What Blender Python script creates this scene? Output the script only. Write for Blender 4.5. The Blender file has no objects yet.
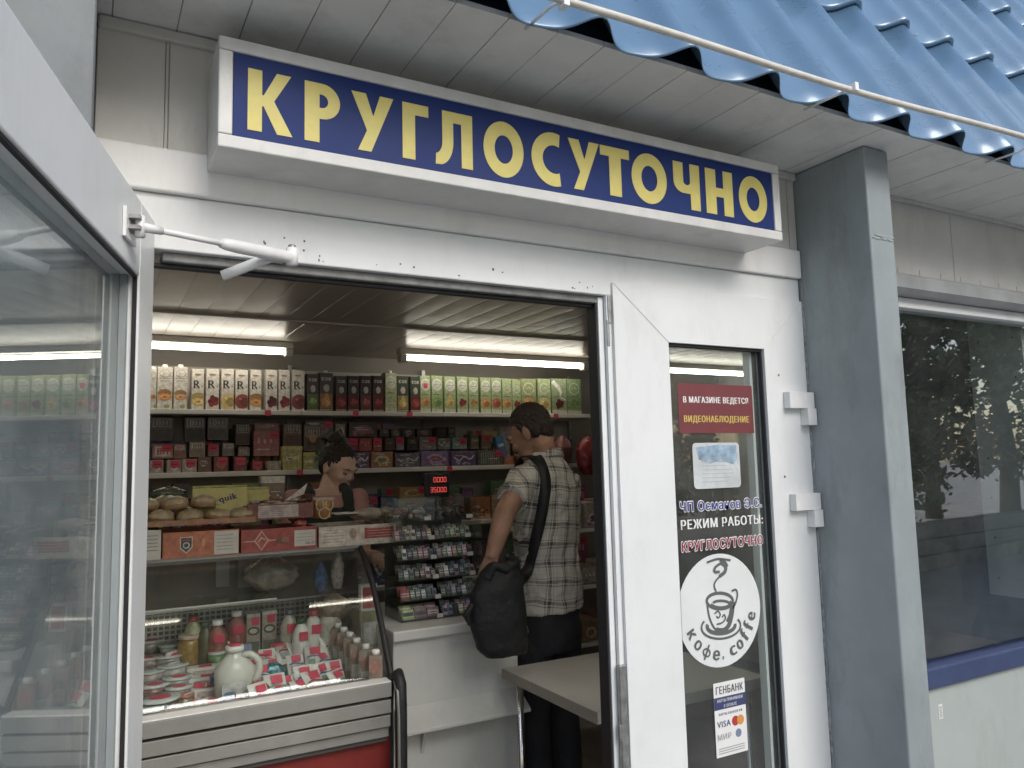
import bpy, bmesh, math, random
from mathutils import Vector, Matrix
random.seed(7)
rad=math.radians
scene=bpy.context.scene; COL=scene.collection
# ------------------------------------------------------------------ camera
FPX=770.; YAW=rad(29); PIT=rad(6.0); ROL=rad(1.4); CAM=Vector((0,0,1.5))
Fv=Vector((math.sin(YAW)*math.cos(PIT),math.cos(YAW)*math.cos(PIT),math.sin(PIT)))
R0=Vector((math.cos(YAW),-math.sin(YAW),0)); U0=R0.cross(Fv)
Uv=U0*math.cos(ROL)+R0*math.sin(ROL); Rv=R0*math.cos(ROL)-U0*math.sin(ROL)
cd=bpy.data.cameras.new('camera'); cam=bpy.data.objects.new('camera',cd); COL.objects.link(cam)
cam.matrix_world=Matrix(((Rv.x,Uv.x,-Fv.x,CAM.x),(Rv.y,Uv.y,-Fv.y,CAM.y),(Rv.z,Uv.z,-Fv.z,CAM.z),(0,0,0,1)))
cd.lens=36*FPX/1024; cd.sensor_width=36; cd.clip_start=.02; cd.clip_end=2000
scene.camera=cam
def ray(px,py): return Fv+Rv*((px-512)/FPX)+Uv*((384-py)/FPX)
def at(px,py,Y=None,Z=None,X=None,plane=None):
    d=ray(px,py)
    if plane: o,n=plane; t=(o-CAM).dot(n)/d.dot(n)
    elif Y is not None: t=(Y-CAM.y)/d.y
    elif Z is not None: t=(Z-CAM.z)/d.z
    else: t=(X-CAM.x)/d.x
    return CAM+d*t
# ------------------------------------------------------------------ materials
MC={}
def mat(name,col,rough=.5,metal=0,var=0,vs=8,bump=0,bs=60,emis=None,es=0,coat=0,spec=.5,dirt=0,stretch=None):
    if name in MC: return MC[name]
    m=bpy.data.materials.new(name); m.use_nodes=True; MC[name]=m
    nt=m.node_tree; N=nt.nodes; L=nt.links; b=N['Principled BSDF']
    b.inputs['Base Color'].default_value=(*col,1); b.inputs['Roughness'].default_value=rough
    b.inputs['Metallic'].default_value=metal; b.inputs['Coat Weight'].default_value=coat
    b.inputs['Specular IOR Level'].default_value=spec
    if emis: b.inputs['Emission Color'].default_value=(*emis,1); b.inputs['Emission Strength'].default_value=es
    tc=N.new('ShaderNodeTexCoord'); src=tc.outputs['Object']
    if stretch:
        mp=N.new('ShaderNodeMapping'); mp.inputs['Scale'].default_value=stretch; L.new(src,mp.inputs[0]); src=mp.outputs[0]
    cur=None
    if var:
        n=N.new('ShaderNodeTexNoise'); n.inputs['Scale'].default_value=vs; n.inputs['Detail'].default_value=5; n.inputs['Roughness'].default_value=.6
        L.new(src,n.inputs['Vector'])
        r=N.new('ShaderNodeValToRGB'); r.color_ramp.elements[0].position=.3; r.color_ramp.elements[1].position=.7
        r.color_ramp.elements[0].color=(*[c*(1-var) for c in col],1); r.color_ramp.elements[1].color=(*[min(1,c*(1+var*.5)) for c in col],1)
        L.new(n.outputs[0],r.inputs[0]); cur=r.outputs[0]
        rr=N.new('ShaderNodeMapRange'); rr.inputs[3].default_value=max(0,rough-.08); rr.inputs[4].default_value=min(1,rough+.12)
        L.new(n.outputs[0],rr.inputs[0]); L.new(rr.outputs[0],b.inputs['Roughness'])
    if dirt:
        n2=N.new('ShaderNodeTexNoise'); n2.inputs['Scale'].default_value=3.5; n2.inputs['Detail'].default_value=9; n2.inputs['Roughness'].default_value=.75
        mp2=N.new('ShaderNodeMapping'); mp2.inputs['Scale'].default_value=(1.6,1.6,.55); L.new(tc.outputs['Object'],mp2.inputs[0]); L.new(mp2.outputs[0],n2.inputs['Vector'])
        r2=N.new('ShaderNodeValToRGB'); r2.color_ramp.elements[0].position=.5; r2.color_ramp.elements[1].position=.72
        r2.color_ramp.elements[0].color=(1,1,1,1); r2.color_ramp.elements[1].color=(1-dirt,1-dirt*1.05,1-dirt*1.15,1)
        L.new(n2.outputs[0],r2.inputs[0])
        mx=N.new('ShaderNodeMix'); mx.data_type='RGBA'; mx.blend_type='MULTIPLY'; mx.inputs['Factor'].default_value=1
        if cur: L.new(cur,mx.inputs['A'])
        else: mx.inputs['A'].default_value=(*col,1)
        L.new(r2.outputs[0],mx.inputs['B']); cur=mx.outputs['Result']
    if cur: L.new(cur,b.inputs['Base Color'])
    if bump:
        n=N.new('ShaderNodeTexNoise'); n.inputs['Scale'].default_value=bs; n.inputs['Detail'].default_value=4
        L.new(src,n.inputs['Vector']); bp=N.new('ShaderNodeBump'); bp.inputs['Strength'].default_value=bump; bp.inputs['Distance'].default_value=.01
        L.new(n.outputs[0],bp.inputs['Height']); L.new(bp.outputs[0],b.inputs['Normal'])
    return m
def glassmat(name,tint=(.93,.96,.95),rough=.0,ior=1.5,smear=0,mult=1.0):
    if name in MC: return MC[name]
    m=bpy.data.materials.new(name); m.use_nodes=True; MC[name]=m
    nt=m.node_tree; N=nt.nodes; L=nt.links; N.remove(N['Principled BSDF']); out=N['Material Output']
    tr=N.new('ShaderNodeBsdfTransparent'); tr.inputs[0].default_value=(*tint,1)
    gl=N.new('ShaderNodeBsdfGlossy'); gl.inputs['Roughness'].default_value=rough; gl.inputs[0].default_value=(1,1,1,1)
    fr=N.new('ShaderNodeFresnel'); gm=N.new('ShaderNodeNewGeometry'); mi_=N.new('ShaderNodeMapRange'); mi_.inputs[3].default_value=ior; mi_.inputs[4].default_value=1/ior
    L.new(gm.outputs['Backfacing'],mi_.inputs[0]); L.new(mi_.outputs[0],fr.inputs[0])   # same reflectance on entering and leaving the pane
    mm=N.new('ShaderNodeMath'); mm.operation='MULTIPLY'; mm.inputs[1].default_value=mult; mm.use_clamp=True; L.new(fr.outputs[0],mm.inputs[0])
    mx=N.new('ShaderNodeMixShader'); L.new(mm.outputs[0],mx.inputs[0]); L.new(tr.outputs[0],mx.inputs[1]); L.new(gl.outputs[0],mx.inputs[2])
    last=mx.outputs[0]
    if smear:
        df=N.new('ShaderNodeBsdfDiffuse'); df.inputs[0].default_value=(.6,.62,.6,1)
        tc=N.new('ShaderNodeTexCoord'); n=N.new('ShaderNodeTexNoise'); n.inputs['Scale'].default_value=5; n.inputs['Detail'].default_value=9; n.inputs['Roughness'].default_value=.7
        L.new(tc.outputs['Object'],n.inputs['Vector'])
        mr=N.new('ShaderNodeMapRange'); mr.inputs[1].default_value=.42; mr.inputs[2].default_value=.8; mr.inputs[3].default_value=smear*.25; mr.inputs[4].default_value=smear
        L.new(n.outputs[0],mr.inputs[0])
        m2=N.new('ShaderNodeMixShader'); L.new(mr.outputs[0],m2.inputs[0]); L.new(last,m2.inputs[1]); L.new(df.outputs[0],m2.inputs[2]); last=m2.outputs[0]
    L.new(last,out.inputs['Surface'])
    return m
def cm(c,rough=.45,**k):
    "material for a printed colour"
    g_=c[0]*.3+c[1]*.6+c[2]*.1; c=tuple(x*.78+g_*.22*t for x,t in zip(c,(1.05,1,.92)))
    c=tuple(round(max(.004,min(.9,x)),3) for x in c)
    nm='print_%d_%d_%d'%tuple(int(x*255) for x in c)+('_r%d'%int(rough*100) if rough!=.45 else '')
    return mat(nm,c,rough,var=.38,vs=55,**k)
# ------------------------------------------------------------------ mesh builder
TXT={}
def text_geo(s,bold):
    k=(s,bold)
    if k in TXT: return TXT[k]
    best=-1
    for res in (4,12,3,7):     # the curve filler drops holes at some resolutions: keep the fullest result
        cu=bpy.data.curves.new('t','FONT'); cu.body=s; cu.size=1; cu.space_character=1.14; cu.resolution_u=res
        ob=bpy.data.objects.new('t',cu); COL.objects.link(ob)
        bpy.context.view_layer.update()
        me=bpy.data.meshes.new_from_object(ob.evaluated_get(bpy.context.evaluated_depsgraph_get()))
        ar=sum(p.area for p in me.polygons)
        if ar>best*1.01: best=ar; vs=[(v.co.x,v.co.y) for v in me.vertices]; fs=[tuple(p.vertices) for p in me.polygons]
        bpy.data.objects.remove(ob); bpy.data.curves.remove(cu); bpy.data.meshes.remove(me)
    if vs:
        x0=min(v[0] for v in vs);x1=max(v[0] for v in vs);y0=min(v[1] for v in vs);y1=max(v[1] for v in vs)
    else: x0,x1,y0,y1=0,1,0,1; vs=[];fs=[]
    TXT[k]=(vs,fs,x0,x1,y0,y1); return TXT[k]
class MB:
    def __init__(s): s.v=[];s.f=[];s.m=[];s.sm=[];s.mats=[]
    def mi(s,m):
        if m not in s.mats: s.mats.append(m)
        return s.mats.index(m)
    def add(s,vs,fs,m,smooth=False,X=None):
        o=len(s.v); i=s.mi(m)
        for v in vs:
            v=Vector(v)
            s.v.append(X@v if X is not None else v)
        for f in fs: s.f.append(tuple(o+k for k in f)); s.m.append(i); s.sm.append(smooth)
        return s
    def box(s,x0,x1,y0,y1,z0,z1,m,X=None):
        vs=[(x0,y0,z0),(x1,y0,z0),(x1,y1,z0),(x0,y1,z0),(x0,y0,z1),(x1,y0,z1),(x1,y1,z1),(x0,y1,z1)]
        return s.add(vs,[(0,3,2,1),(4,5,6,7),(0,1,5,4),(1,2,6,5),(2,3,7,6),(3,0,4,7)],m,False,X)
    def cbox(s,c,sz,m,X=None): return s.box(c[0]-sz[0]/2,c[0]+sz[0]/2,c[1]-sz[1]/2,c[1]+sz[1]/2,c[2]-sz[2]/2,c[2]+sz[2]/2,m,X)
    def prism(s,poly,fr,d,m,smooth=False):
        "poly in (u,v); fr=(o,u,v) ; extruded from n=0 to n=d with n=u x v"
        o,u,v=fr; n=u.cross(v); k=len(poly)
        a=[o+u*p[0]+v*p[1]+n*d for p in poly]; b=[o+u*p[0]+v*p[1] for p in poly]
        ar=sum(poly[i][0]*poly[(i+1)%k][1]-poly[(i+1)%k][0]*poly[i][1] for i in range(k))
        idx=list(range(k))
        fs=[tuple(idx) if ar>0 else tuple(reversed(idx)), tuple(reversed([k+i for i in idx])) if ar>0 else tuple(k+i for i in idx)]
        for i in range(k):
            j=(i+1)%k; q=(i,k+i,k+j,j); fs.append(q if ar>0 else tuple(reversed(q)))
        return s.add(a+b,fs,m,smooth)
    def sheet(s,poly,fr,h,m):
        "flat print h above the face"
        o,u,v=fr; n=u.cross(v)
        return s.add([o+u*p[0]+v*p[1]+n*h for p in poly],[tuple(range(len(poly)))],m)
    def rect(s,x0,x1,y0,y1,fr,h,m): return s.sheet([(x0,y0),(x1,y0),(x1,y1),(x0,y1)],fr,h,m)
    def oval(s,cx,cy,rx,ry,fr,h,m,n=20,a0=0,a1=360,clip=None):
        p=[(cx+rx*math.cos(rad(a0+(a1-a0)*i/n)),cy+ry*math.sin(rad(a0+(a1-a0)*i/n))) for i in range(n if a1-a0==360 else n+1)]
        if clip: p=[(min(max(x,clip[0]),clip[1]),min(max(y,clip[2]),clip[3])) for x,y in p]
        return s.sheet(p,fr,h,m)
    def ring(s,cx,cy,rx,ry,w,fr,h,m,a0=0,a1=360,n=28,rot=0):
        pts=[]
        for i in range(n+1):
            a=rad(a0+(a1-a0)*i/n); x=rx*math.cos(a); y=ry*math.sin(a); c,q=math.cos(rot),math.sin(rot)
            pts.append((cx+x*c-y*q,cy+x*q+y*c))
        return s.stroke(pts,w,fr,h,m)
    def stroke(s,pts,w,fr,h,m):
        o,u,v=fr; nn=u.cross(v); L=[];k=len(pts); sw=getattr(s,'sw',1)
        for i,p in enumerate(pts):
            a=pts[max(0,i-1)]; b=pts[min(k-1,i+1)]; dx,dy=b[0]-a[0],b[1]-a[1]; l=math.hypot(dx,dy) or 1
            ww=(w[i] if isinstance(w,(list,tuple)) else w)/2*sw; nx,ny=-dy/l*ww,dx/l*ww
            L+= [(p[0]-nx,p[1]-ny),(p[0]+nx,p[1]+ny)]
        return s.add([o+u*q[0]+v*q[1]+nn*h for q in L],[(2*i,2*i+2,2*i+3,2*i+1) for i in range(k-1)],m)
    def text(s,t,x,y,fr,h,m,height,width=None,bold=.0,center=True,depth=0):
        vs,fs,x0,x1,y0,y1=text_geo(t,0.0)
        sy=height/(y1-y0 or 1); sx=(width/(x1-x0)) if width else sy
        ox=x-(x1-x0)*sx/2 if center else x
        o,u,v=fr; n=u.cross(v)
        e=bold*height; sh=[(0,0)]
        if bold>0: sh=[(-e,0),(e,0),(0,0)]
        if bold>.07: sh=[(e*math.cos(k*math.pi/4),e*math.sin(k*math.pi/4)) for k in range(8)]+[(0,0)]
        for k,(dx,dy) in enumerate(sh): s.add([o+u*(ox+(a-x0)*sx+dx)+v*(y+(b-y0)*sy+dy)+n*(h+k*.00005) for a,b in vs],fs,m)
        return s
    def lathe(s,prof,m,c=(0,0,0),seg=20,X=None,sx=1,sy=1,smooth=True):
        vs=[];k=len(prof)
        for r,z in prof:
            for i in range(seg):
                a=2*math.pi*i/seg; vs.append((c[0]+r*sx*math.cos(a),c[1]+r*sy*math.sin(a),c[2]+z))
        fs=[(j*seg+i,j*seg+(i+1)%seg,(j+1)*seg+(i+1)%seg,(j+1)*seg+i) for j in range(k-1) for i in range(seg)]
        if prof[0][0]>0: fs.append(tuple(reversed(range(seg))))
        if prof[-1][0]>0: fs.append(tuple((k-1)*seg+i for i in range(seg)))
        return s.add(vs,fs,m,smooth,X)
    def tube(s,pts,r,m,seg=10,X=None,flat=1,ups=None):
        pts=[Vector(p) for p in pts]; k=len(pts); rs=r if isinstance(r,(list,tuple)) else [r]*k
        vs=[]; up=Vector(ups) if ups else Vector((0,0,1))
        for i,p in enumerate(pts):
            t=(pts[min(k-1,i+1)]-pts[max(0,i-1)]).normalized()
            if i==0:
                a=up if abs(t.dot(up))<.95 else Vector((1,0,0))
                n=(a-t*a.dot(t)).normalized()
            else: n=(n-t*n.dot(t)).normalized()
            b=t.cross(n)
            for j in range(seg):
                q=2*math.pi*j/seg; vs.append(p+(n*math.cos(q)+b*math.sin(q)*flat)*rs[i])
        fs=[(j*seg+i,j*seg+(i+1)%seg,(j+1)*seg+(i+1)%seg,(j+1)*seg+i) for j in range(k-1) for i in range(seg)]
        fs.append(tuple(reversed(range(seg)))); fs.append(tuple((k-1)*seg+i for i in range(seg)))
        return s.add(vs,fs,m,True,X)
    def ell(s,c,r,m,X=None,seg=16,rings=10):
        vs=[(0,0,-1)];
        for j in range(1,rings):
            a=-math.pi/2+math.pi*j/rings
            for i in range(seg): q=2*math.pi*i/seg; vs.append((math.cos(a)*math.cos(q),math.cos(a)*math.sin(q),math.sin(a)))
        vs.append((0,0,1)); vs=[(c[0]+v[0]*r[0],c[1]+v[1]*r[1],c[2]+v[2]*r[2]) for v in vs]
        fs=[(0,1+(i+1)%seg,1+i) for i in range(seg)]
        for j in range(rings-2):
            for i in range(seg): fs.append((1+j*seg+i,1+j*seg+(i+1)%seg,1+(j+1)*seg+(i+1)%seg,1+(j+1)*seg+i))
        e=len(vs)-1; b=1+(rings-2)*seg
        fs+=[(e,b+i,b+(i+1)%seg) for i in range(seg)]
        return s.add(vs,fs,m,True,X)
    def build(s,name,parent=None,bevel=0,world=True,segs=2,loc=None,solid=0):
        me=bpy.data.meshes.new(name); off=Vector((0,0,0))
        if world:
            q=parent
            while q is not None: off+=q.location; q=q.parent
            if loc is not None and parent is None: off=Vector(loc)
        me.from_pydata([tuple(v-off) for v in s.v],[],s.f)
        for m in s.mats: me.materials.append(m)
        for p,i,sm in zip(me.polygons,s.m,s.sm): p.material_index=i; p.use_smooth=sm
        me.update()
        o=bpy.data.objects.new(name,me); COL.objects.link(o); o.parent=parent
        if loc is not None and parent is None: o.location=loc
        if solid: md=o.modifiers.new('solid','SOLIDIFY'); md.thickness=solid; md.offset=0
        if bevel: md=o.modifiers.new('bevel','BEVEL'); md.width=bevel; md.segments=segs; md.limit_method='ANGLE'; md.angle_limit=rad(50); md.harden_normals=False
        return o
def tag(o,label,cat,group=None,kind=None):
    if label: o['label']=label
    if cat: o['category']=cat
    if group: o['group']=group
    if kind: o['kind']=kind
    return o
def thing(name,label,cat,loc=(0,0,0),rz=0,group=None,kind=None):
    o=bpy.data.objects.new(name,None); COL.objects.link(o); o.location=loc; o.rotation_euler=(0,0,rz); o.empty_display_size=.05
    return tag(o,label,cat,group,kind)
def fr_y(x,y,z): return (Vector((x,y,z)),Vector((1,0,0)),Vector((0,0,1)))     # facing -Y
ORD=['first','second','third','fourth','fifth','sixth','seventh','eighth','ninth','tenth','eleventh','twelfth','thirteenth','fourteenth','fifteenth','sixteenth','seventeenth','eighteenth','nineteenth','twentieth','twenty-first','twenty-second','twenty-third','twenty-fourth','twenty-fifth','twenty-sixth','twenty-seventh','twenty-eighth','twenty-ninth','thirtieth','thirty-first','thirty-second','thirty-third','thirty-fourth','thirty-fifth','thirty-sixth']
# base materials
PVC=mat('white_pvc',(.77,.785,.775),.32,var=.06,vs=3,dirt=.10,bump=.03,bs=8)
PVCD=mat('aged_pvc_panel',(.62,.61,.57),.4,var=.12,vs=4,dirt=.28,bump=.06,bs=6)
SOF=mat('soffit_pvc',(.84,.835,.80),.42,var=.10,vs=5,dirt=.2)
DARK=mat('dark_gap',(.02,.02,.02),.8)
RUB=mat('black_rubber',(.018,.018,.02),.55,var=.3,vs=30)
GREY=mat('grey_painted_steel',(.30,.335,.34),.45,var=.14,vs=4,dirt=.30,bump=.15,bs=14)
METAL=mat('worn_metal',(.42,.42,.41),.38,metal=.8,var=.35,vs=40)
CHROME=mat('chrome',(.75,.75,.75),.18,metal=1)
WPL=mat('white_plastic',(.8,.8,.78),.35,var=.08,vs=20)
GLASS=glassmat('door_glass',(.90,.93,.92),smear=.09)
DGLASS=glassmat('open_door_glass',(.90,.93,.93),smear=.30,mult=1.25)
WGLASS=glassmat('window_glass',(.86,.89,.87),smear=.05,mult=2.3)
FGLASS=glassmat('fridge_glass',(.93,.95,.94),smear=.02,mult=.9)
CLEAR=glassmat('clear_plastic',(.9,.92,.9),rough=.08)
# ------------------------------------------------------------------ ground, world
g=MB()
paving=mat('paving',(.33,.32,.30),.85,var=.25,vs=1.2,bump=.3,bs=25)
g.box(-150,150,-150,150,-.5,-.12,paving)
tag(g.build('ground',None,loc=(0,0,-.12)),'grey paved ground in front of the shop',None,kind='structure')
# ------------------------------------------------------------------ shop building
FY=1.6
B=thing('shop_building','small roadside shop with white plastic panelling, grey pillars and blue metal tiled roof edge','building',(1.5,1.6,-.12))
# siding above door
w=MB()
def siding(w,x0,x1,z0,z1,pitch,y=FY,m=PVCD,phase=0):
    w.box(x0,x1,y+.006,y+.10,z0,z1,m)
    x=x0+phase
    while x<x1:
        a=max(x,x0)+.0015; b=min(x+pitch,x1)-.0015
        if b-a>.01: w.box(a,b,y,y+.0055,z0,z1,m)
        x+=pitch
siding(w,-.004,.117,2.135,2.38,.2); w.box(.1175,.1225,FY+.002,FY+.0055,2.135,2.38,PVCD)
siding(w,.123,1.906,2.135,2.38,.125)
w.build('wall_panel',B)
w=MB(); siding(w,2.016,6.0,2.112,2.383,.5,m=mat('smooth_white_panel',(.64,.63,.60),.4,var=.10,vs=6,dirt=.2),phase=.2)
x=2.03
while x<5.9: w.box(x,x+.003,FY-.0022,FY-.0005,2.112,2.135,PVCD); x+=.12
w.build('wall_panel',B)
w=MB(); w.box(-.004,1.906,FY-.012,FY+.03,2.355,2.379,PVCD); w.box(2.016,6,FY-.014,FY-.0006,2.366,2.382,PVCD); w.build('cornice_trim',B,bevel=.004)
# header boards above door frame
w=MB()
w.box(-.004,1.906,FY-.010,FY+.10,2.046,2.134,mat('header_white',(.84,.84,.82),.35,var=.05,vs=3,dirt=.12))
w.build('header_board',B,bevel=.004)
w=MB()
w.box(.012,1.9055,FY+.004,FY+.09,1.934,2.045,PVC)
w.box(.012,.104,FY+.004,FY+.09,-.12,1.9335,PVC)
w.box(.12,1.19,FY+.02,FY+.08,1.915,1.9335,mat('track_grey',(.22,.22,.21),.5,var=.4,vs=30))
w.box(.105,1.19,FY+.035,FY+.05,1.905,1.9145,RUB)
random.seed(3)
for _ in range(26):   # stains and screw marks on the frame head
    px=random.choice([random.uniform(255,340),random.uniform(255,600)]); p=at(px,250+(px-255)*.12+random.uniform(-16,6),Y=FY+.004)
    if 1.94<p.z<2.04 and p.x<1.18: w.oval(p.x,p.z,random.uniform(.0012,.003),random.uniform(.001,.004),fr_y(0,FY+.004,0),.0006,mat('rust_mark',(.12,.10,.08),.8),8)
w.build('door_frame',B,bevel=.003)
# left wall beyond column, column, pillar
w=MB(); siding(w,-3.2,-.40,-.12,2.38,.2); w.build('wall_panel',B)
def pillar(x0,x1,y0,y1,z1):
    w=MB(); w.box(x0,x1,y0,y1,-.12,z1,GREY)
    o=w.build('pillar',B,bevel=.006,segs=3); return w
_g=GREY; GREY=mat('sun_offset_grey',(.17,.19,.195),.45,var=.14,vs=4,dirt=.30,bump=.15,bs=14); pillar(-.40,-.005,1.35,1.70,2.378); GREY=_g; pillar(1.908,2.014,1.35,1.70,2.378)  # left column: pillar grey copied, its colour darkened to offset the sun on it
w=MB(); random.seed(5)
# weld seam and ragged foam seam
for k in range(16): w.ell((1.995-.03*(k%3)+random.uniform(-.008,.008),1.3495,2.115+random.uniform(-.006,.006)),(.014,.0012,.004),GREY,seg=8,rings=5)
w.build('weld_seam',B)
w=MB(); zz=.5
CK=mat('old_sealant',(.30,.31,.30),.9,var=.5,vs=60)
while zz<2.02:
    h=random.uniform(.02,.06)
    w.ell((1.9065,FY-.004+random.uniform(-.003,.001),zz),(random.uniform(.0015,.005),.006,h*.7),CK,seg=8,rings=6); zz+=h
w.build('sealant',B)
# soffit
w=MB(); x=-3.2; k=0
while x<6.0:
    w.box(x+.0012,x+.1138,1.256,1.598,2.38+(k%2)*.0008,2.392,SOF)
    w.box(x+.1138,x+.1162,1.26,1.598,2.384,2.392,mat('soffit_groove',(.42,.41,.39),.6)); x+=.115; k+=1
w.box(-3.2,6,1.30,1.7,2.3925,2.41,DARK)
w.build('soffit',B)
# roof: steep metal tile
BLUE=mat('blue_metal_tile',(.12,.215,.325),.27,metal=.1,var=.10,vs=6,coat=.3)
ta=1.92; ca=1/math.hypot(1,ta); sa=ta*ca
def roofpt(x,s,h): return Vector((x,1.245+s*ca-h*sa,2.361+s*sa+h*ca))
w=MB(); NX=22; wl=.245; X0=.42; X1=5.6; SP=.62; rows=4
def wave(x):
    p=((x-1.25)/wl)%1.0
    # broad shallow pan then a steep roll
    q=p-.085*math.sin(2*math.pi*p)+.04*math.cos(2*math.pi*p); return -.029*math.cos(2*math.pi*q)
nx=int((X1-X0)/wl*NX)
for r_ in range(rows):
    s0=r_*SP; ss=[(0,.016),(.006,.0195),(.05,.018),(.2,.013),(.42,.006),(SP-.002,.0005)] if r_==0 else [(0,-.0),(0,.018),(.012,.021),(.05,.019),(.2,.013),(.42,.006),(SP-.002,.0005)]
    vs=[];
    for i in range(nx+1):
        x=X0+(X1-X0)*i/nx; wv=wave(x)
        for s_,h in ss: vs.append(roofpt(x,s0+s_-(.018*(1 if h<.0 else 0)),wv+h+.022))
    kk=len(ss); fs=[(i*kk+j,(i+1)*kk+j,(i+1)*kk+j+1,i*kk+j+1) for i in range(nx) for j in range(kk-1)]
    w.add(vs,fs,BLUE,True)
rf=w.build('roof_tiles',B,solid=.0015)
w=MB()
for s0,s1 in ((0.0,2.6),):
    a=[roofpt(.42,.045,-.016),roofpt(5.6,.045,-.016),roofpt(5.6,s1,-.016),roofpt(.42,s1,-.016)]
    w.add(a,[(0,1,2,3)],mat('tile_underside',(.07,.09,.12),.6))
w.build('roof_backing',B)
w=MB()
for k in range(0,21):
    for r_ in range(1,4):
        if (k+r_)%2: xx=1.30+(k-3)*wl; w.ell(tuple(roofpt(xx-.02,r_*SP+.05,wave(xx-.02)+.040)),(.007,.007,.005),METAL,seg=8,rings=5)
w.build('roof_screws',B)['kind']='stuff'
# left roof end: the photo's eave starts right of the sign's left part
# right window
w=MB()
w.box(2.016,6.0,FY-.01,FY+.06,1.995,2.03,PVC); w.box(2.3,2.34,FY,FY+.06,.835,1.9945,PVC); w.box(2.016,2.2995,FY,FY+.10,.835,1.9945,PVC)
w.box(4.4,4.46,FY,FY+.06,.835,1.9945,PVC); w.box(4.4605,6,FY,FY+.10,.835,1.9945,PVCD)
win=w.build('window',B,bevel=.003)
w=MB(); w.box(2.34,4.4,FY+.025,FY+.031,.835,1.995,WGLASS); w.build('pane',win)
w=MB(); w.box(2.016,6.0,FY-.020,FY+.06,.757,.822,mat('blue_sill_paint',(.05,.07,.15),.35,var=.15,vs=20)); w.build('sill',win,bevel=.006)
w=MB(); pr=[(0,0),(0,.068),(.045,.068),(.062,.055),(.062,.015),(.045,0)]
w.prism([(-p[0],p[1]) for p in pr],(Vector((2.016,FY-.0005,2.0315)),Vector((0,1,0)),Vector((0,0,1))),3.98,mat('shutter_box_grey',(.33,.34,.34),.45,var=.2,vs=10,dirt=.2))
w.build('shutter_box',win,bevel=.003)
w=MB(); w.box(2.016,6.0,FY,FY+.10,-.12,.7565,mat('lower_panel_greenish',(.42,.46,.435),.35,var=.06,vs=4,dirt=.15))
w.box(2.425,2.445,FY-.001,FY-.0004,.655,.70,WPL)
for k in range(6): w.box(2.428,2.442,FY-.0016,FY-.0011,.66+k*.006,.662+k*.006,mat('print_dark',(.05,.05,.05),.6))
w.build('wall_panel',B,bevel=.002)
# plinth/step, floor, inner walls, ceiling
FLOOR=mat('dark_floor_tile',(.20,.18,.16),.5,var=.3,vs=6)
INW=mat('inner_wall_beige',(.60,.57,.52),.5,var=.12,vs=4)
w=MB(); w.box(-1.2,4.8,1.61,5.0,-.118,0,FLOOR); w.build('shop_floor',B)
w=MB(); w.box(-1.2,6,4.86,5.0,0,2.5,mat('rear_wall_brown',(.20,.18,.155),.5,var=.1,vs=4)); w.box(-1.2,-1.1,1.71,4.86,0,2.5,INW); w.box(4.70,4.8,2.7,4.86,0,2.5,INW)
w.box(-1.2,.012,1.7005,1.71,0,2.5,INW); w.box(.0,2.1,1.702,1.71,2.05,2.5,INW)
w.build('inner_wall',B)
DW=mat('dim_room_dark',(.05,.048,.045),.6,var=.2,vs=5)  # added walls, coloured near black so the window room stays dim
w=MB()
def wallseg(w,a,b,z0,z1,t,m):
    a=Vector(a);b=Vector(b);d=(b-a).normalized();n=Vector((-d.y,d.x))*t
    P=[a,b,b+n,a+n]; vs=[(p.x,p.y,z0) for p in P]+[(p.x,p.y,z1) for p in P]
    w.add(vs,[(0,3,2,1),(4,5,6,7),(0,1,5,4),(1,2,6,5),(2,3,7,6),(3,0,4,7)],m)
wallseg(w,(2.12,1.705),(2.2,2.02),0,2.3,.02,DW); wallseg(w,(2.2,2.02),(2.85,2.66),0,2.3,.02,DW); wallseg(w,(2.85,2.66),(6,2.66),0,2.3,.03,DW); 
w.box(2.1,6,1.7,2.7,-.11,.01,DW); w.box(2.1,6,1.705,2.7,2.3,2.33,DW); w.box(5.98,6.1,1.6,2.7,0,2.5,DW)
w.build('light_block_walls',B)
# ceiling: crowned glossy plastic slats
CEIL=mat('ceiling_pvc_gloss',(.36,.32,.275),.30,bump=.10,bs=16,spec=.22)
w=MB(); x=-1.1; p=.12
while x<4.7:
    prof=[(0,.0022),(.002,.0),(.02,-.0007),(.045,-.0012),(.075,-.0012),(.1,-.0007),(.118,.0),(.12,.0022)]
    for (ya,yb) in ((1.72,3.735),(3.775,4.86)):
        vs=[(x+a,y,2.228+z) for y in (ya,yb) for a,z in prof]; k=len(prof)
        w.add(vs,[(i,i+1,k+i+1,k+i) for i in range(k-1)],CEIL,False)
    x+=p
w.box(-1.1,4.7,3.735,3.775,2.218,2.228,CEIL)
w.box(-1.2,6,1.7,5.0,2.5,2.52,DARK)
w.build('ceiling',B)
# step slab outside
# ------------------------------------------------------------------ sign
S=thing('shop_sign','long blue light box sign with yellow Cyrillic letters above the door','sign',(.93,1.6,2.1))
SF=1.45
fw=mat('sign_frame_white',(.68,.675,.645),.4,var=.10,vs=12,dirt=.15)
w=MB(); xa,xb,za,zb=.196,1.672,2.098,2.315; t=.026
w.box(xa,xb,SF,SF+.145,za,za+t,fw); w.box(xa,xb,SF,SF+.145,zb-t,zb,fw); w.box(xa,xa+t,SF+.0003,SF+.145,za+t+.0005,zb-t-.0005,fw); w.box(xb-t,xb,SF+.0003,SF+.145,za+t+.0005,zb-t-.0005,fw)
w.box(xa+t,xb-t,SF+.10,SF+.14,za+t,zb-t,fw)
for px in (xa+.03,.6,1.1,xb-.04): w.oval(px,0,.0035,.0035,(Vector((0,SF+.03,za)),Vector((-1,0,0)),Vector((0,1,0))),.0006,DARK,10) if False else None
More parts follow.
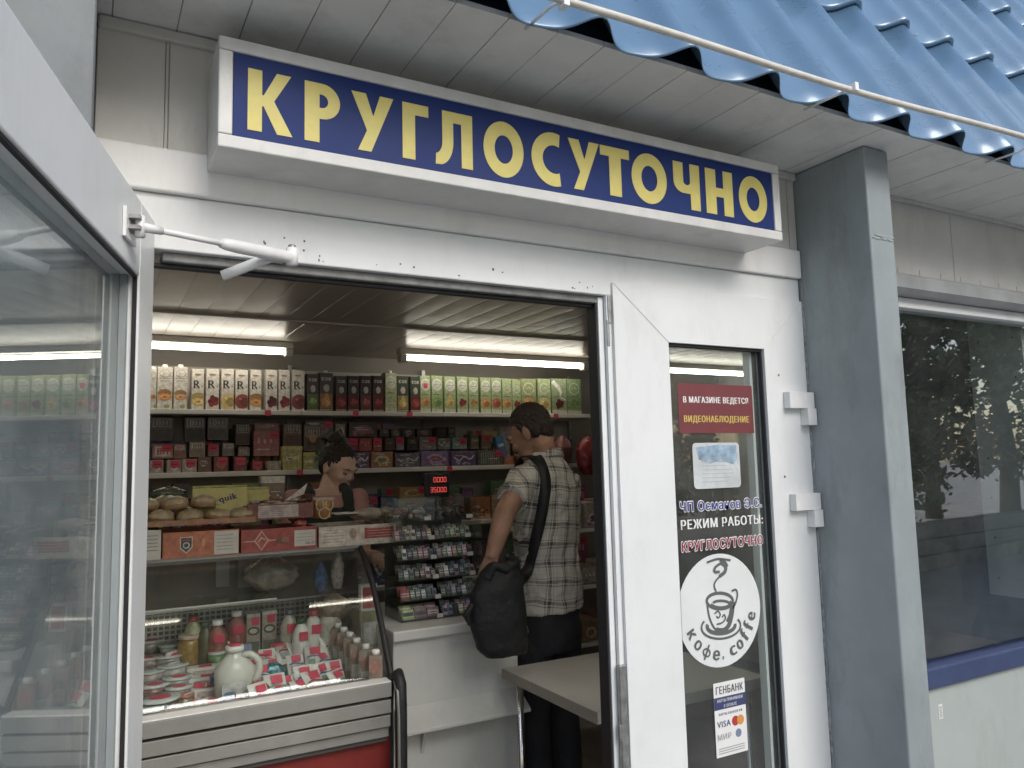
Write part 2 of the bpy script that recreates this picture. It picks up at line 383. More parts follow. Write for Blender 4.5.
w.build('frame',S,bevel=.003)
BL=mat('sign_blue_film',(.010,.030,.150),.5,var=.10,vs=7,spec=.25)
w=MB(); w.box(xa+t+.001,xb-t-.001,SF+.004,SF+.012,za+t+.001,zb-t-.001,BL); w.build('face_panel',S)
YEL=mat('sign_yellow_film',(.70,.60,.17),.45,var=.08,vs=30)
w=MB(); Hh=1.0
def arcpts(cx,cy,rx,ry,a0,a1,n): return [(cx+rx*math.cos(rad(a0+(a1-a0)*i/n)),cy+ry*math.sin(rad(a0+(a1-a0)*i/n))) for i in range(n+1)]
def glyph(c):
    s=.27
    if c=='К': return .86,[[(0,0),(s,0),(s,.42),(.30,.42),(.30,.42),(.56,0),(.86,0),(.50,.53),(.83,1),(.55,1),(.30,.60),(s,.60),(s,1),(0,1)]]
    if c=='Р':
        o=arcpts(.32,.70,.33,.30,90,-90,14); i=arcpts(.31,.70,.12,.115,-90,90,12)
        return .66,[[(0,0),(s,0),(s,1),(0,1)],[(s,1)]+o+[(s,.40),(s,.585)]+i+[(s,.815)]]
    if c=='У': return .80,[[(.12,0),(.37,0),(.80,1),(.54,1),(.41,.62),(.27,1),(0,1),(.29,.36)]]
    if c=='Г': return .56,[[(0,0),(s,0),(s,.80),(.56,.80),(.56,1),(0,1)]]
    if c=='Л': return .84,[[(.59,0),(.84,0),(.84,1),(.17,1),(.17,.42)]+arcpts(0,.42,.17,.23,0,-80,6)+[(.02,0)]+arcpts(.10,.45,.31,.45,-80,0,10)+[(.41,.80),(.59,.80)]]
    if c=='О': return .88,'ring'
    if c=='С': return .66,'c'
    if c=='Т': return .62,[[(.185,0),(.435,0),(.435,.80),(.62,.80),(.62,1),(0,1),(0,.80),(.185,.80)]]
    if c=='Ч': return .68,[[(.43,0),(.68,0),(.68,1),(.43,1),(.43,.60)]+arcpts(.34,.60,.09,.08,-20,-160,6)+[(.25,.60),(.25,1),(0,1),(0,.60)]+arcpts(.25,.58,.25,.24,180,268,8)+[(.43,.34)]]
    if c=='Н': return .72,[[(0,0),(s,0),(s,.40),(.47,.40),(.47,0),(.72,0),(.72,1),(.47,1),(.47,.60),(s,.60),(s,1),(0,1)]]
def quadring(w,pts_o,pts_i,fr,d,m):
    n=len(pts_o)
    for i in range(n-1): w.prism([pts_o[i],pts_o[i+1],pts_i[i+1],pts_i[i]],fr,d,m)
LET=[('К',248,293),('Р',305,341),('У',352,394),('Г',403,429),('Л',435,473),('О',484,524),('С',532,561),('У',569,600),('Т',601,630),('О',632,667),('Ч',674,700),('Н',706,733),('О',739,767)]
for c,p0,p1 in LET:
    x0=at(p0,100+(p0-248)*.17,Y=SF).x; x1=at(p1,100+(p1-248)*.17,Y=SF).x
    gw,pl=glyph(c); z0=2.141; hgt=.122; sx=(x1-x0)/gw; fr=fr_y(0,SF+.0035,0)
    T_=lambda q:(x0+q[0]*sx,z0+q[1]*hgt)
    w=MB()
    if pl=='ring': quadring(w,[T_(q) for q in arcpts(.44,.5,.44,.53,0,360,40)],[T_(q) for q in arcpts(.44,.5,.20,.27,0,360,40)],fr,.0007,YEL)
    elif pl=='c':
        quadring(w,[T_(q) for q in arcpts(.50,.5,.50,.53,72,288,26)],[T_(q) for q in arcpts(.52,.5,.27,.28,66,294,26)],fr,.0007,YEL)
    else:
        for q in pl: w.prism([T_(k) for k in q],fr,.0007,YEL)
    w.build('letter',S)
# ------------------------------------------------------------------ conduit
w=MB(); pts=[(x,1.12+.004*math.sin(x*5),2.347+.0205*(x-.7)+.004*math.sin(x*3.1)) for x in [i*.15-.0 for i in range(0,38)]]
w.tube(pts,.0075,mat('white_cable',(.66,.63,.56),.45,var=.15,vs=30),8)
cb=w.build('eave_cable',None,loc=(1.5,1.12,2.36)); tag(cb,'thin white cable strung along the lower edge of the blue tiles','cable')
w=MB(); 
for xx in (1.56,.75,2.35,3.2): w=MB(); w.tube([(xx,1.12,2.352+.0205*(xx-.7)),(xx+.004,1.17,2.37),(xx,1.262,2.372)],.0035,WPL,6); w.box(xx-.006,xx+.006,1.109,1.131,2.337+.0205*(xx-.7),2.357+.0205*(xx-.7),WPL); w.build('clip',cb)
# ------------------------------------------------------------------ door leaf (closed)
def frame_rect(w,x0,x1,z0,z1,y0,y1,bw,m,bt=None,bb=None):
    bt=bt or bw; bb=bb or bw
    w.box(x0,x0+bw,y0,y1,z0,z1,m); w.box(x1-bw,x1,y0,y1,z0,z1,m)
    w.box(x0+bw+.0004,x1-bw-.0004,y0+.0003,y1,z1-bt,z1,m); w.box(x0+bw+.0004,x1-bw-.0004,y0+.0003,y1,z0,z0+bb,m)
D2=thing('glass_door','closed white framed glass door leaf with notices and a coffee sticker','door',(1.55,1.6,0))
gx0,gx1,gz0,gz1=1.372,1.732,.20,1.82
w=MB()
fb=fr_y(0,FY+.066,0); e=.0004
w.prism([(1.192,.005),(gx0,gz0),(gx0,gz1),(1.192,1.968)],fb,.07,PVC); w.prism([(1.9035,.005),(1.9035,1.975),(gx1,gz1),(gx1,gz0)],fb,.07,PVC)
w.prism([(1.192+e,1.9685),(gx0+e,gz1),(gx1-e,gz1),(1.9035-e,1.9755)],fb,.0699,PVC); w.prism([(1.192,.0045),(1.9035,.0045),(gx1,gz0),(gx0,gz0)],fb,.0699,PVC)
w.stroke([(1.194,1.966),(gx0,gz1)],.0012,fr_y(0,FY-.004,0),.0006,mat('seam_grey',(.25,.25,.25),.7))
# glazing bead
w.box(gx0,gx0+.008,FY+.004,FY+.02,gz0,gz1,RUB); w.box(gx1-.024,gx1-.014,FY+.034,FY+.060,gz0,gz1,PVC); w.box(gx1-.0055,gx1-.0003,FY+.006,FY+.020,gz0,gz1,RUB); w.box(gx1-.0135,gx1-.0003,FY+.030,FY+.060,gz0,gz1,RUB)
w.box(gx0+.008,gx1-.006,FY+.004,FY+.02,gz1-.008,gz1-.0004,RUB)
# edge profile (free edge)
w.box(1.1765,1.1915,FY+.006,FY+.066,.005,1.95,PVC); w.box(1.159,1.1745,FY+.018,FY+.066,.005,1.93,PVC); w.box(1.175,1.176,FY+.019,FY+.06,.005,1.93,DARK); w.box(1.1535,1.1585,FY+.022,FY+.062,.01,1.92,RUB)
leaf=w.build('leaf_frame',D2,bevel=.0025)
w=MB(); w.box(gx0+.001,gx1-.001,FY+.022,FY+.028,gz0,gz1,GLASS); w.build('glass',D2)
w=MB(); w.box(1.180,1.1905,FY+.002,FY+.0115,1.86,1.935,METAL); w.box(1.176,1.184,FY+.004,FY+.010,1.80,1.87,METAL); w.build('latch',D2,bevel=.002)
w=MB(); w.box(1.170,1.190,FY-.002,FY+.011,.70,1.0,METAL); w.box(1.165,1.172,FY+.0,FY+.009,.82,.86,METAL); w.build('lock_plate',D2,bevel=.002)
for zc in (1.69,1.392,.35):
    w=MB(); w.box(1.800,1.9040,FY-.028,FY-.0045,zc-.044,zc+.004,WPL); 
    w.box(1.868,1.9050,FY-.033,FY-.004,zc-.094,zc-.0445,WPL)
    w.ell((1.785,FY-.005,zc+.055),(.004,.002,.004),METAL,seg=8,rings=5)
    w.build('hinge',D2,bevel=.008,segs=3)
# notices on the glass : outside surface of glass at FY+.022
GY=FY+.022-.0006
def fry(): return fr_y(0,GY,0)
RED=mat('maroon_sticker',(.17,.040,.045),.5,var=.08,vs=30); WT=mat('print_white',(.78,.78,.76),.5); YT=mat('print_yellow',(.62,.46,.12),.5)
w=MB(); a=at(677,383,Y=GY); b=at(755,433,Y=GY); 
w.prism([(a.x,b.z),(b.x-.004,b.z),(b.x-.004,a.z),(a.x,a.z)],fry(),.0008,RED)
cx=(a.x+b.x)/2-.002
w.text('В МАГАЗИНЕ ВЕДЕТСЯ',cx,1.656,fry(),.0014,WT,.021,.244,bold=.042)
w.text('ВИДЕОНАБЛЮДЕНИЕ',cx,1.602,fry(),.0014,YT,.022,.244,bold=.042)
w.build('notice',D2)['label']='maroon notice with white and yellow Cyrillic lines'
w=MB(); a=at(692,443,Y=GY); b=at(741,487,Y=GY); r=.012; x0,x1,z0,z1=a.x,b.x,b.z,a.z
pl=[(x,z) for cx_,cz_,q in ((x1-r,z1-r,0),(x0+r,z1-r,90),(x0+r,z0+r,180),(x1-r,z0+r,270)) for x,z in arcpts(cx_,cz_,r,r,q,q+90,4)]
PAPER=mat('faded_paper',(.55,.58,.58),.7,var=.15,vs=25,dirt=.3); w.prism(pl,fry(),.0006,PAPER)
sky=mat('faded_blue_print',(.30,.42,.52),.7,var=.45,vs=40)
w.sheet([(x0+.012,z1-.012),(x0+.02,z1-.045),(x0+.06,z1-.058),(x0+.10,z1-.05),(x0+.15,z1-.062),(x1-.01,z1-.045),(x1-.012,z1-.008),(x0+.09,z1-.006)][::-1],fry(),.0010,sky)
for k in range(7): w.rect(x0+.03,x0+.03+random.uniform(.08,.13),z0+.018+k*.011,z0+.0192+k*.011,fry(),.0012,mat('faint_print',(.36,.38,.39),.7))
w.build('notice',D2)['label']='faded pale paper notice with rounded corners'
def outlined(w,t,x,z,h,wd,mi,mo):
    w.text(t,x,z,fry(),.0006,mo,h,wd,bold=.11); w.text(t,x,z,fry(),.0014,mi,h,wd,bold=.045)
BT=mat('print_navy',(.06,.07,.26),.5); RT=mat('print_crimson',(.28,.035,.06),.5)
w=MB(); a=at(680,512,Y=GY); b=at(763,512,Y=GY); outlined(w,'ЧП Османов Э.С.',(a.x+b.x)/2-.002,a.z,.026,b.x-a.x-.006,BT,WT); w.build('opening_hours_lettering',D2); w=MB()
a=at(680,530,Y=GY); b=at(764,530,Y=GY); w.text('РЕЖИМ РАБОТЫ:',(a.x+b.x)/2,a.z,fry(),.0012,WT,.026,b.x-a.x-.008,bold=.05); w.build('opening_hours_lettering',D2); w=MB()
a=at(682,552,Y=GY); b=at(763,552,Y=GY); outlined(w,'КРУГЛОСУТОЧНО',(a.x+b.x)/2,a.z,.026,b.x-a.x,RT,WT)
w.build('opening_hours_lettering',D2)
# coffee sticker
w=MB(); fr=fry(); cx,cz,rr=1.532,1.092,.151
CW=mat('sticker_white',(.72,.75,.73),.45,var=.05,vs=10); CG=mat('sticker_grey',(.12,.12,.12),.5)
w.prism(arcpts(cx,cz,rr,rr,0,356,48),fr,.0008,CW)
o=(Vector((cx,GY,cz-.004)),Vector((1.02,0,0)),Vector((0,0,1.0))); h=.0014; w.sw=1.5
def sm(pts,n=6):
    out=[]
    for i in range(len(pts)-1):
        p0=pts[max(0,i-1)];p1=pts[i];p2=pts[i+1];p3=pts[min(len(pts)-1,i+2)]
        for k in range(n):
            t=k/n; out.append(tuple(.5*((2*p1[j])+(-p0[j]+p2[j])*t+(2*p0[j]-5*p1[j]+4*p2[j]-p3[j])*t*t+(-p0[j]+3*p1[j]-3*p2[j]+p3[j])*t**3) for j in range(2)))
    return out+[tuple(pts[-1])]
w.ring(0,.028,.047,.021,.006,o,h,CG,rot=-.12)            # rim
w.ring(.002,.024,.036,.013,.004,o,h+.0002,CG,200,380,rot=-.12)
w.ring(.004,.020,.030,.008,.005,o,h+.0003,CG,10,170,rot=-.12)
w.stroke(sm([(-.046,.022),(-.040,-.012),(-.026,-.040),(-.010,-.049),(.012,-.050),(.030,-.036),(.042,-.006),(.046,.022)]),[.004]*15+[.009]*28,o,h+.0004,CG)
w.stroke(sm([(.022,-.030),(.034,-.012),(.040,.012)]),.007,o,h+.0005,CG)
w.stroke(sm([(.044,.050),(.060,.052),(.064,.036),(.054,.014),(.043,.004)]),.004,o,h+.0004,CG)
w.ring(0,-.040,.070,.032,.004,o,h+.0006,CG,150,392,rot=-.08); w.ring(0,-.038,.050,.020,.007,o,h+.0007,CG,165,370,rot=-.08)
w.stroke(sm([(-.022,-.004),(-.010,.002),(-.002,-.008),(-.010,-.016),(-.016,-.010)]),.003,o,h+.0008,CG)
w.stroke(sm([(-.016,-.032),(.004,-.030),(.016,-.020),(.012,-.010),(.004,-.016)]),.003,o,h+.0008,CG)
w.stroke(sm([(-.012,.054),(-.018,.074),(.0,.092),(.022,.104),(.026,.118),(.012,.128),(-.010,.120),(-.014,.108),(.004,.106)]),[.002]+[.0035]*12+[.007]*18+[.005]*18,o,h+.0009,CG)
w.stroke(sm([(.006,.136),(.024,.132),(.034,.118)]),.004,o,h+.0010,CG)
w.stroke(sm([(-.04,.135),(0,.141),(.045,.134)]),.004,o,h+.0010,CG)
w.sw=1
def arctext(t,a0,a1,r,hh,ww,flip=False):
    for i,ch in enumerate(t):
        a=rad(a0+(a1-a0)*i/(len(t)-1)); d=Vector((math.cos(a),0,math.sin(a)))
        v=-d; u=Vector((-math.sin(a),0,math.cos(a)))
        base=Vector((cx,GY,cz))+d*r
        tall=ch in 'фf'; _=w.ring(0,.012,.0125,.0095,.0045,(base,u,v),h+.0012,CG,n=18).rect(-.0025,.0025,-.008,.034,(base,u,v),h+.0015,CG) if ch=='ф' else w.text(ch,0,0,(base,u,v),h+.0012,CG,hh*(1.5 if tall else 1),ww*(1.35 if ch=='ф' else .65 if ch=='f' else 1),bold=.06)
arctext('кофе',206,259,.132,.026,.021); arctext('coffe',289,346,.132,.026,.020)
w.text(',',.001,-.132,(Vector((cx,GY,cz)),Vector((1,0,0)),Vector((0,0,1))),h+.0014,CG,.010,.004,bold=.03)
w.build('coffee_sticker',D2)
w=MB(); a=at(713,684,Y=GY); b=at(748,750,Y=GY); x0,x1,z0,z1=a.x,b.x,b.z,a.z; W_=x1-x0; cx=(x0+x1)/2
w.prism([(x0,z0),(x1,z0),(x1,z1),(x0,z1)],fr,.0006,WT); NV=mat('print_bank_navy',(.05,.06,.15),.5); GR=mat('print_grey',(.35,.36,.36),.5)
w.text('ГЕНБАНК',cx,z1-.030,fr,.0012,mat('print_black',(.03,.03,.03),.5),.020,W_*.86,bold=.03)
w.rect(x0,x1,z1-.070,z1-.038,fr,.0010,NV); w.text('КАРТЫ ПРИНИМАЕМ',cx,z1-.051,fr,.0014,WT,.008,W_*.8,bold=.02); w.text('К ОПЛАТЕ',cx,z1-.066,fr,.0014,WT,.008,W_*.4,bold=.02)
w.text('КАРТЫ БАНКОВ РФ',cx,z1-.086,fr,.0012,NV,.007,W_*.75,bold=.02)
w.text('VISA',x0+W_*.27,z1-.116,fr,.0012,mat('print_visa_blue',(.07,.09,.22),.5),.016,W_*.42,bold=.04)
w.oval(x0+W_*.64,z1-.107,.013,.013,fr,.0010,mat('print_card_red',(.45,.05,.04),.5)); w.oval(x0+W_*.80,z1-.107,.013,.013,fr,.0014,mat('print_card_orange',(.65,.30,.07),.5))
w.text('МИР',x0+W_*.27,z1-.148,fr,.0012,GR,.015,W_*.42,bold=.03); w.oval(x0+W_*.72,z1-.140,.011,.011,fr,.0010,mat('print_ball',(.20,.24,.35),.5))
for k in range(3): w.rect(x0+.008,x1-.012,z0+.008+k*.006,z0+.0105+k*.006,fr,.0012,GR)
w.build('bank_card_sticker',D2)
# ------------------------------------------------------------------ open door (left)
al=rad(15); H=Vector((.105,1.6,0)); Dd=Vector((-math.sin(al),-math.cos(al),0)); Dn=Vector((math.cos(al),-math.sin(al),0)); Zv=Vector((0,0,1))
D1=thing('glass_door','white framed glass door swung open at the left of the entrance','door',(.105,1.6,0))
LW=1.08
def dmat(): return Matrix(((Dd.x,Dn.x,0,H.x),(Dd.y,Dn.y,0,H.y),(0,0,1,0),(0,0,0,1)))
DX=dmat()
# local: x along leaf from hinge to free edge, y toward the store-facing side, z up
w=MB()
w.box(0,.115,-.066,0,.005,1.985,PVC,DX); w.box(LW-.115,LW,-.066,0,.005,1.985,PVC,DX)
w.box(.1153,LW-.1153,-.066,-.0004,1.85,1.985,PVC,DX); w.box(.1153,LW-.1153,-.066,-.0004,.005,.14,PVC,DX)
# sealing lip and stepped rebate
w.box(0,LW,-.060,-.012,1.9855,1.992,PVC,DX)
w.build('leaf_frame',D1,bevel=.003)
w=MB()
w.box(.1155,.119,-.011,-.004,.14,1.85,RUB,DX); w.box(LW-.119,LW-.1155,-.011,-.004,.14,1.85,RUB,DX); w.box(.1195,LW-.1195,-.011,-.004,1.8455,1.8495,RUB,DX); w.box(.1195,LW-.1195,-.011,-.004,.1405,.1445,RUB,DX)
w.box(.1155,.128,-.0295,-.0185,.14,1.85,GREY,DX); w.box(LW-.128,LW-.1155,-.0295,-.0185,.14,1.85,GREY,DX)
w.build('glazing_bead',D1)
w=MB(); w.box(.116,LW-.116,-.036,-.030,.142,1.849,DGLASS,DX); w.box(.116,LW-.116,-.056,-.050,.142,1.849,DGLASS,DX); w.build('glass',D1)
# closer arm
pl=(H,Dn); A=at(127,226,plane=pl)+Dn*.02; E_=at(292,258,Y=1.54); Mid=A.lerp(E_,.50)
w=MB(); q=at(127,224,plane=pl); lx=(q-H).dot(Dd)
w.box(lx-.04,lx+.03,.0005,.006,q.z-.028,q.z+.022,WPL,DX); w.box(lx-.018,lx+.018,.006,.024,q.z-.012,q.z-.006,METAL,DX); w.box(lx-.018,lx+.018,.006,.024,q.z+.006,q.z+.012,METAL,DX)
w.tube([A+Vector((0,0,-.018)),A+Vector((0,0,.018))],.008,WPL,10)
w.tube([A,A.lerp(E_,.12)],[.009,.007],WPL,10); w.tube([A.lerp(E_,.08),A.lerp(E_,.52)],.0055,WPL,10); w.tube([A.lerp(E_,.48),A.lerp(E_,.52),A.lerp(E_,.6),A.lerp(E_,.97),E_],[.008,.011,.0125,.0125,.011],WPL,14)
w.tube([E_+Vector((0,0,-.016)),E_+Vector((0,0,.02))],.012,WPL,14); w.tube([E_+Vector((0,0,.018)),E_+Vector((0,0,.026))],.008,METAL,10)
w.tube([E_+Vector((0,0,.0)),E_+Vector((0,.06,.004))],.006,METAL,8)
P2=at(222,276,Y=1.57); w.tube([E_.lerp(A,.12),P2],.011,WPL,8,flat=.4)
w.build('closer_arm',D1)
EXPO=0.82; TUBE_E=9; FLY=2.15
def sm3(P,n=6):
    out=[]
    for i in range(len(P)-1):
        p0=P[max(0,i-1)];p1=P[i];p2=P[i+1];p3=P[min(len(P)-1,i+2)]
        for k in range(n):
            t=k/n; out.append(.5*((2*p1)+(-p0+p2)*t+(2*p0-5*p1+4*p2-p3)*t*t+(-p0+3*p1-3*p2+p3)*t**3))
    return out+[P[-1]]
# ================================================================== INTERIOR
TUBE=mat('fluorescent_tube',(1,1,1),.4,emis=(1,.93,.80),es=TUBE_E)
FIX=mat('lamp_housing',(.6,.58,.52),.4)
LY=4.42
for n,(xa,xb,desc,LY) in enumerate(((-.30,1.02,'fluorescent ceiling lamp nearest the open door, above the white cartons',4.42),(1.66,3.05,'fluorescent ceiling lamp in the middle, above the green cartons',4.42),(3.72,4.68,'fluorescent ceiling lamp seen through the glass of the closed door',4.42),(-.85,.45,'front ceiling lamp mirrored in the left part of the fridge glass',FLY),(.95,2.25,'front ceiling lamp mirrored in the right part of the fridge glass',FLY))):
    L_=thing('ceiling_lamp',desc,'lamp',((xa+xb)/2,LY,2.26),group='fluorescent lamps on the shop ceiling')
    w=MB(); w.box(xa,xb,LY-.03,LY+.045,2.190,2.2265,FIX); w.build('housing',L_,bevel=.004)
    w=MB(); w.tube([(xa+.05,LY-.012,2.166),(xb-.05,LY-.012,2.166)],.012,TUBE,14); w.build('tube',L_)
    for s in (xa+.001,xb-.046):
        w=MB(); w.box(s,s+.045,LY-.034,LY+.03,2.142,2.1895,FIX); w.build('end_cap',L_,bevel=.01,segs=3)
# shelving along the back wall
SHB=mat('shelf_back_panel',(.45,.42,.38),.6,var=.2,vs=5); SHW=mat('shelf_board_white',(.66,.64,.60),.4,var=.08,vs=9,dirt=.1)
U=thing('wall_shelving','long white three tier shelving along the back wall','shelf',(1.3,4.7,0))
w=MB(); w.box(-1.05,3.16,4.835,4.856,.3,2.12,SHB); w.build('back_panel',U)
PINK=mat('pink_price_label',(.60,.07,.12),.6,var=.15,vs=50); 
SZ=[1.845,1.502,1.155,.80]
for i,z in enumerate(SZ):
    w=MB(); 
    for xa,xb in ((-1.05,1.092),(1.094,1.985),(1.987,3.15)): w.box(xa,xb,4.50,4.834,z-.028,z,SHW)
    sh=w.build('shelf_board',U,bevel=.003)
    if i==0: tags=(268,356,410,556)
    elif i==1: tags=(300,450)
    else: tags=()
    for px in tags:
        p=at(px,412,Y=4.495) if i==0 else at(px,470,Y=4.495)
        w=MB(); w.cbox((p.x,4.497,z-.016),(.034,.004,.032),PINK); w.build('price_tag',sh)
for x in (-.2,1.093,1.986,3.155):
    w=MB(); w.box(x-.012,x+.012,4.815,4.8345,.05,2.15,METAL); w.build('upright',U)
# ---------------------------------------------------------------- cartons
def fruit(w,fr,cx,cz,r,c1,c2,h,lim,kind):
    A=cm(c1); Bm=cm(c2)
    if kind=='berry':
        for k in range(9):
            a=k*2.4; rr=r*.62*math.sqrt(k/9); w.oval(min(max(cx+rr*math.cos(a),lim[0]+r*.32),lim[1]-r*.32),cz+rr*math.sin(a),r*.32,r*.32,fr,h+k*.00012,A if k%2 else Bm,10)
    elif kind=='half':
        w.oval(cx,cz+r*.5,r*.95,r*.6,fr,h,Bm,clip=(lim[0],lim[1],0,9)); w.oval(cx,cz-r*.1,r*.98,r*.55,fr,h+.0002,A,clip=(lim[0],lim[1],0,9)); w.oval(cx,cz-r*.1,r*.72,r*.36,fr,h+.0004,cm([c*1.3 for c in c1]),clip=(lim[0],lim[1],0,9)); w.oval(cx,cz-r*.12,r*.25,r*.16,fr,h+.0006,Bm)
    elif kind=='pear':
        w.oval(cx,cz-r*.1,r*.8,r*.8,fr,h,A,clip=(lim[0],lim[1],0,9)); w.oval(cx+r*.05,cz+r*.75,r*.42,r*.75,fr,h+.0002,A); w.oval(cx+.2*r,cz-r*.2,r*.35,r*.5,fr,h+.0004,Bm)
    else:
        w.oval(cx,cz,r,r,fr,h,A,clip=(lim[0],lim[1],0,9)); w.oval(cx+r*.25,cz-r*.15,r*.55,r*.6,fr,h+.0002,Bm,clip=(lim[0],lim[1],0,9)); w.oval(cx-r*.3,cz+r*.35,r*.2,r*.14,fr,h+.0004,cm([min(.85,c*1.4+.1) for c in c1]))
CR=(.66,.63,.55); GN=(.34,.44,.20); DG=(.05,.07,.045); BK=(.05,.028,.028)
OR=(.70,.30,.06); YE=(.70,.48,.12); RD=(.36,.03,.03); PU=(.16,.02,.03); GRN=(.22,.38,.08)
CT=[ # p0,p1,top,body,style,fruit,kind,desc
(150,156,369,CR,'cap',OR,'round','partly hidden cream juice carton beside the door'),
(157,172,367,CR,'cap',OR,'half','cream juice carton with white cap and peaches'),(173.5,187,367,CR,'cap',(.6,.3,.1),'half','cream juice carton with white cap and halved apricot'),
(191,203.5,369,CR,'R',YE,'half','white juice carton with R and a yellow fruit'),(205.5,219,369,CR,'R',RD,'berry','white juice carton with R and red grapes'),(220.5,233.5,369,CR,'R',YE,'round','white juice carton with R and a yellow apple'),(235,248,370,CR,'R',(.34,.05,.03),'round','white juice carton with R and a dark red fruit'),(249.5,261,370,CR,'R',OR,'half','white juice carton with R and an orange slice'),(265,277,370,CR,'R',PU,'berry','white juice carton with R and dark cherries'),(278.5,290,370,CR,'R',RD,'berry','white juice carton with R and red berries'),(292,304.5,370,CR,'R',(.28,.04,.04),'round','white juice carton with R and a large red fruit'),
(307,318.5,374,BK,'dark',GRN,'berry','dark carton with green and red print'),(319.5,333,373,BK,'darkcap',OR,'pear','wide black carton with white cap and amber glass print'),(336,347,376,BK,'dark',RD,'round','plain dark red carton'),(348,359,376,BK,'dark',RD,'berry','dark carton with red berries and a pale heart'),(360.5,371.5,376,BK,'dark',(.4,.08,.08),'berry','dark carton with pink red berries'),(373,383.5,376,BK,'dark',RD,'berry','dark carton with cherries beside the pale green one'),
(385.5,397,373,(.42,.46,.24),'greencap',(.55,.6,.35),'berry','tall green carton with pale grapes'),(398,409,376,DG,'dark',YE,'pear','black carton with a yellow pear'),(410.5,420.5,377,DG,'dark',RD,'round','black carton with a red apple'),
(421,431,376,GN,'tag',OR,'round','green carton with a pink label and a tomato'),(432,443,376,GN,'oval',GRN,'round','green carton with a green apple'),(444.5,455.5,377,GN,'oval',YE,'pear','green carton with a golden pear'),(457.5,468,377,GN,'oval',RD,'berry','green carton with red berries'),(469,478.5,378,GN,'oval',OR,'berry','green carton with orange pieces'),(481,491,378,GN,'oval',OR,'round','green carton with an orange half'),(491.5,501.5,378,GN,'oval',(.55,.12,.05),'round','green carton with a red orange fruit'),(502.5,512,379,GN,'ring',OR,'round','green carton with a ring emblem and peach'),(513,521.5,380,GN,'ring',RD,'berry','narrow green carton with small berries'),(522.5,537,379,(.30,.36,.14),'ring',OR,'round','wide olive green carton above the man'),(538.5,551,379,GN,'ring',YE,'round','green carton with a yellow fruit right of the man'),(552.5,567,379,(.28,.36,.18),'white',PU,'berry','green carton with a white swoosh and dark berries'),(568,582,379,(.22,.34,.14),'ring',GRN,'berry','last green carton at the right end')]
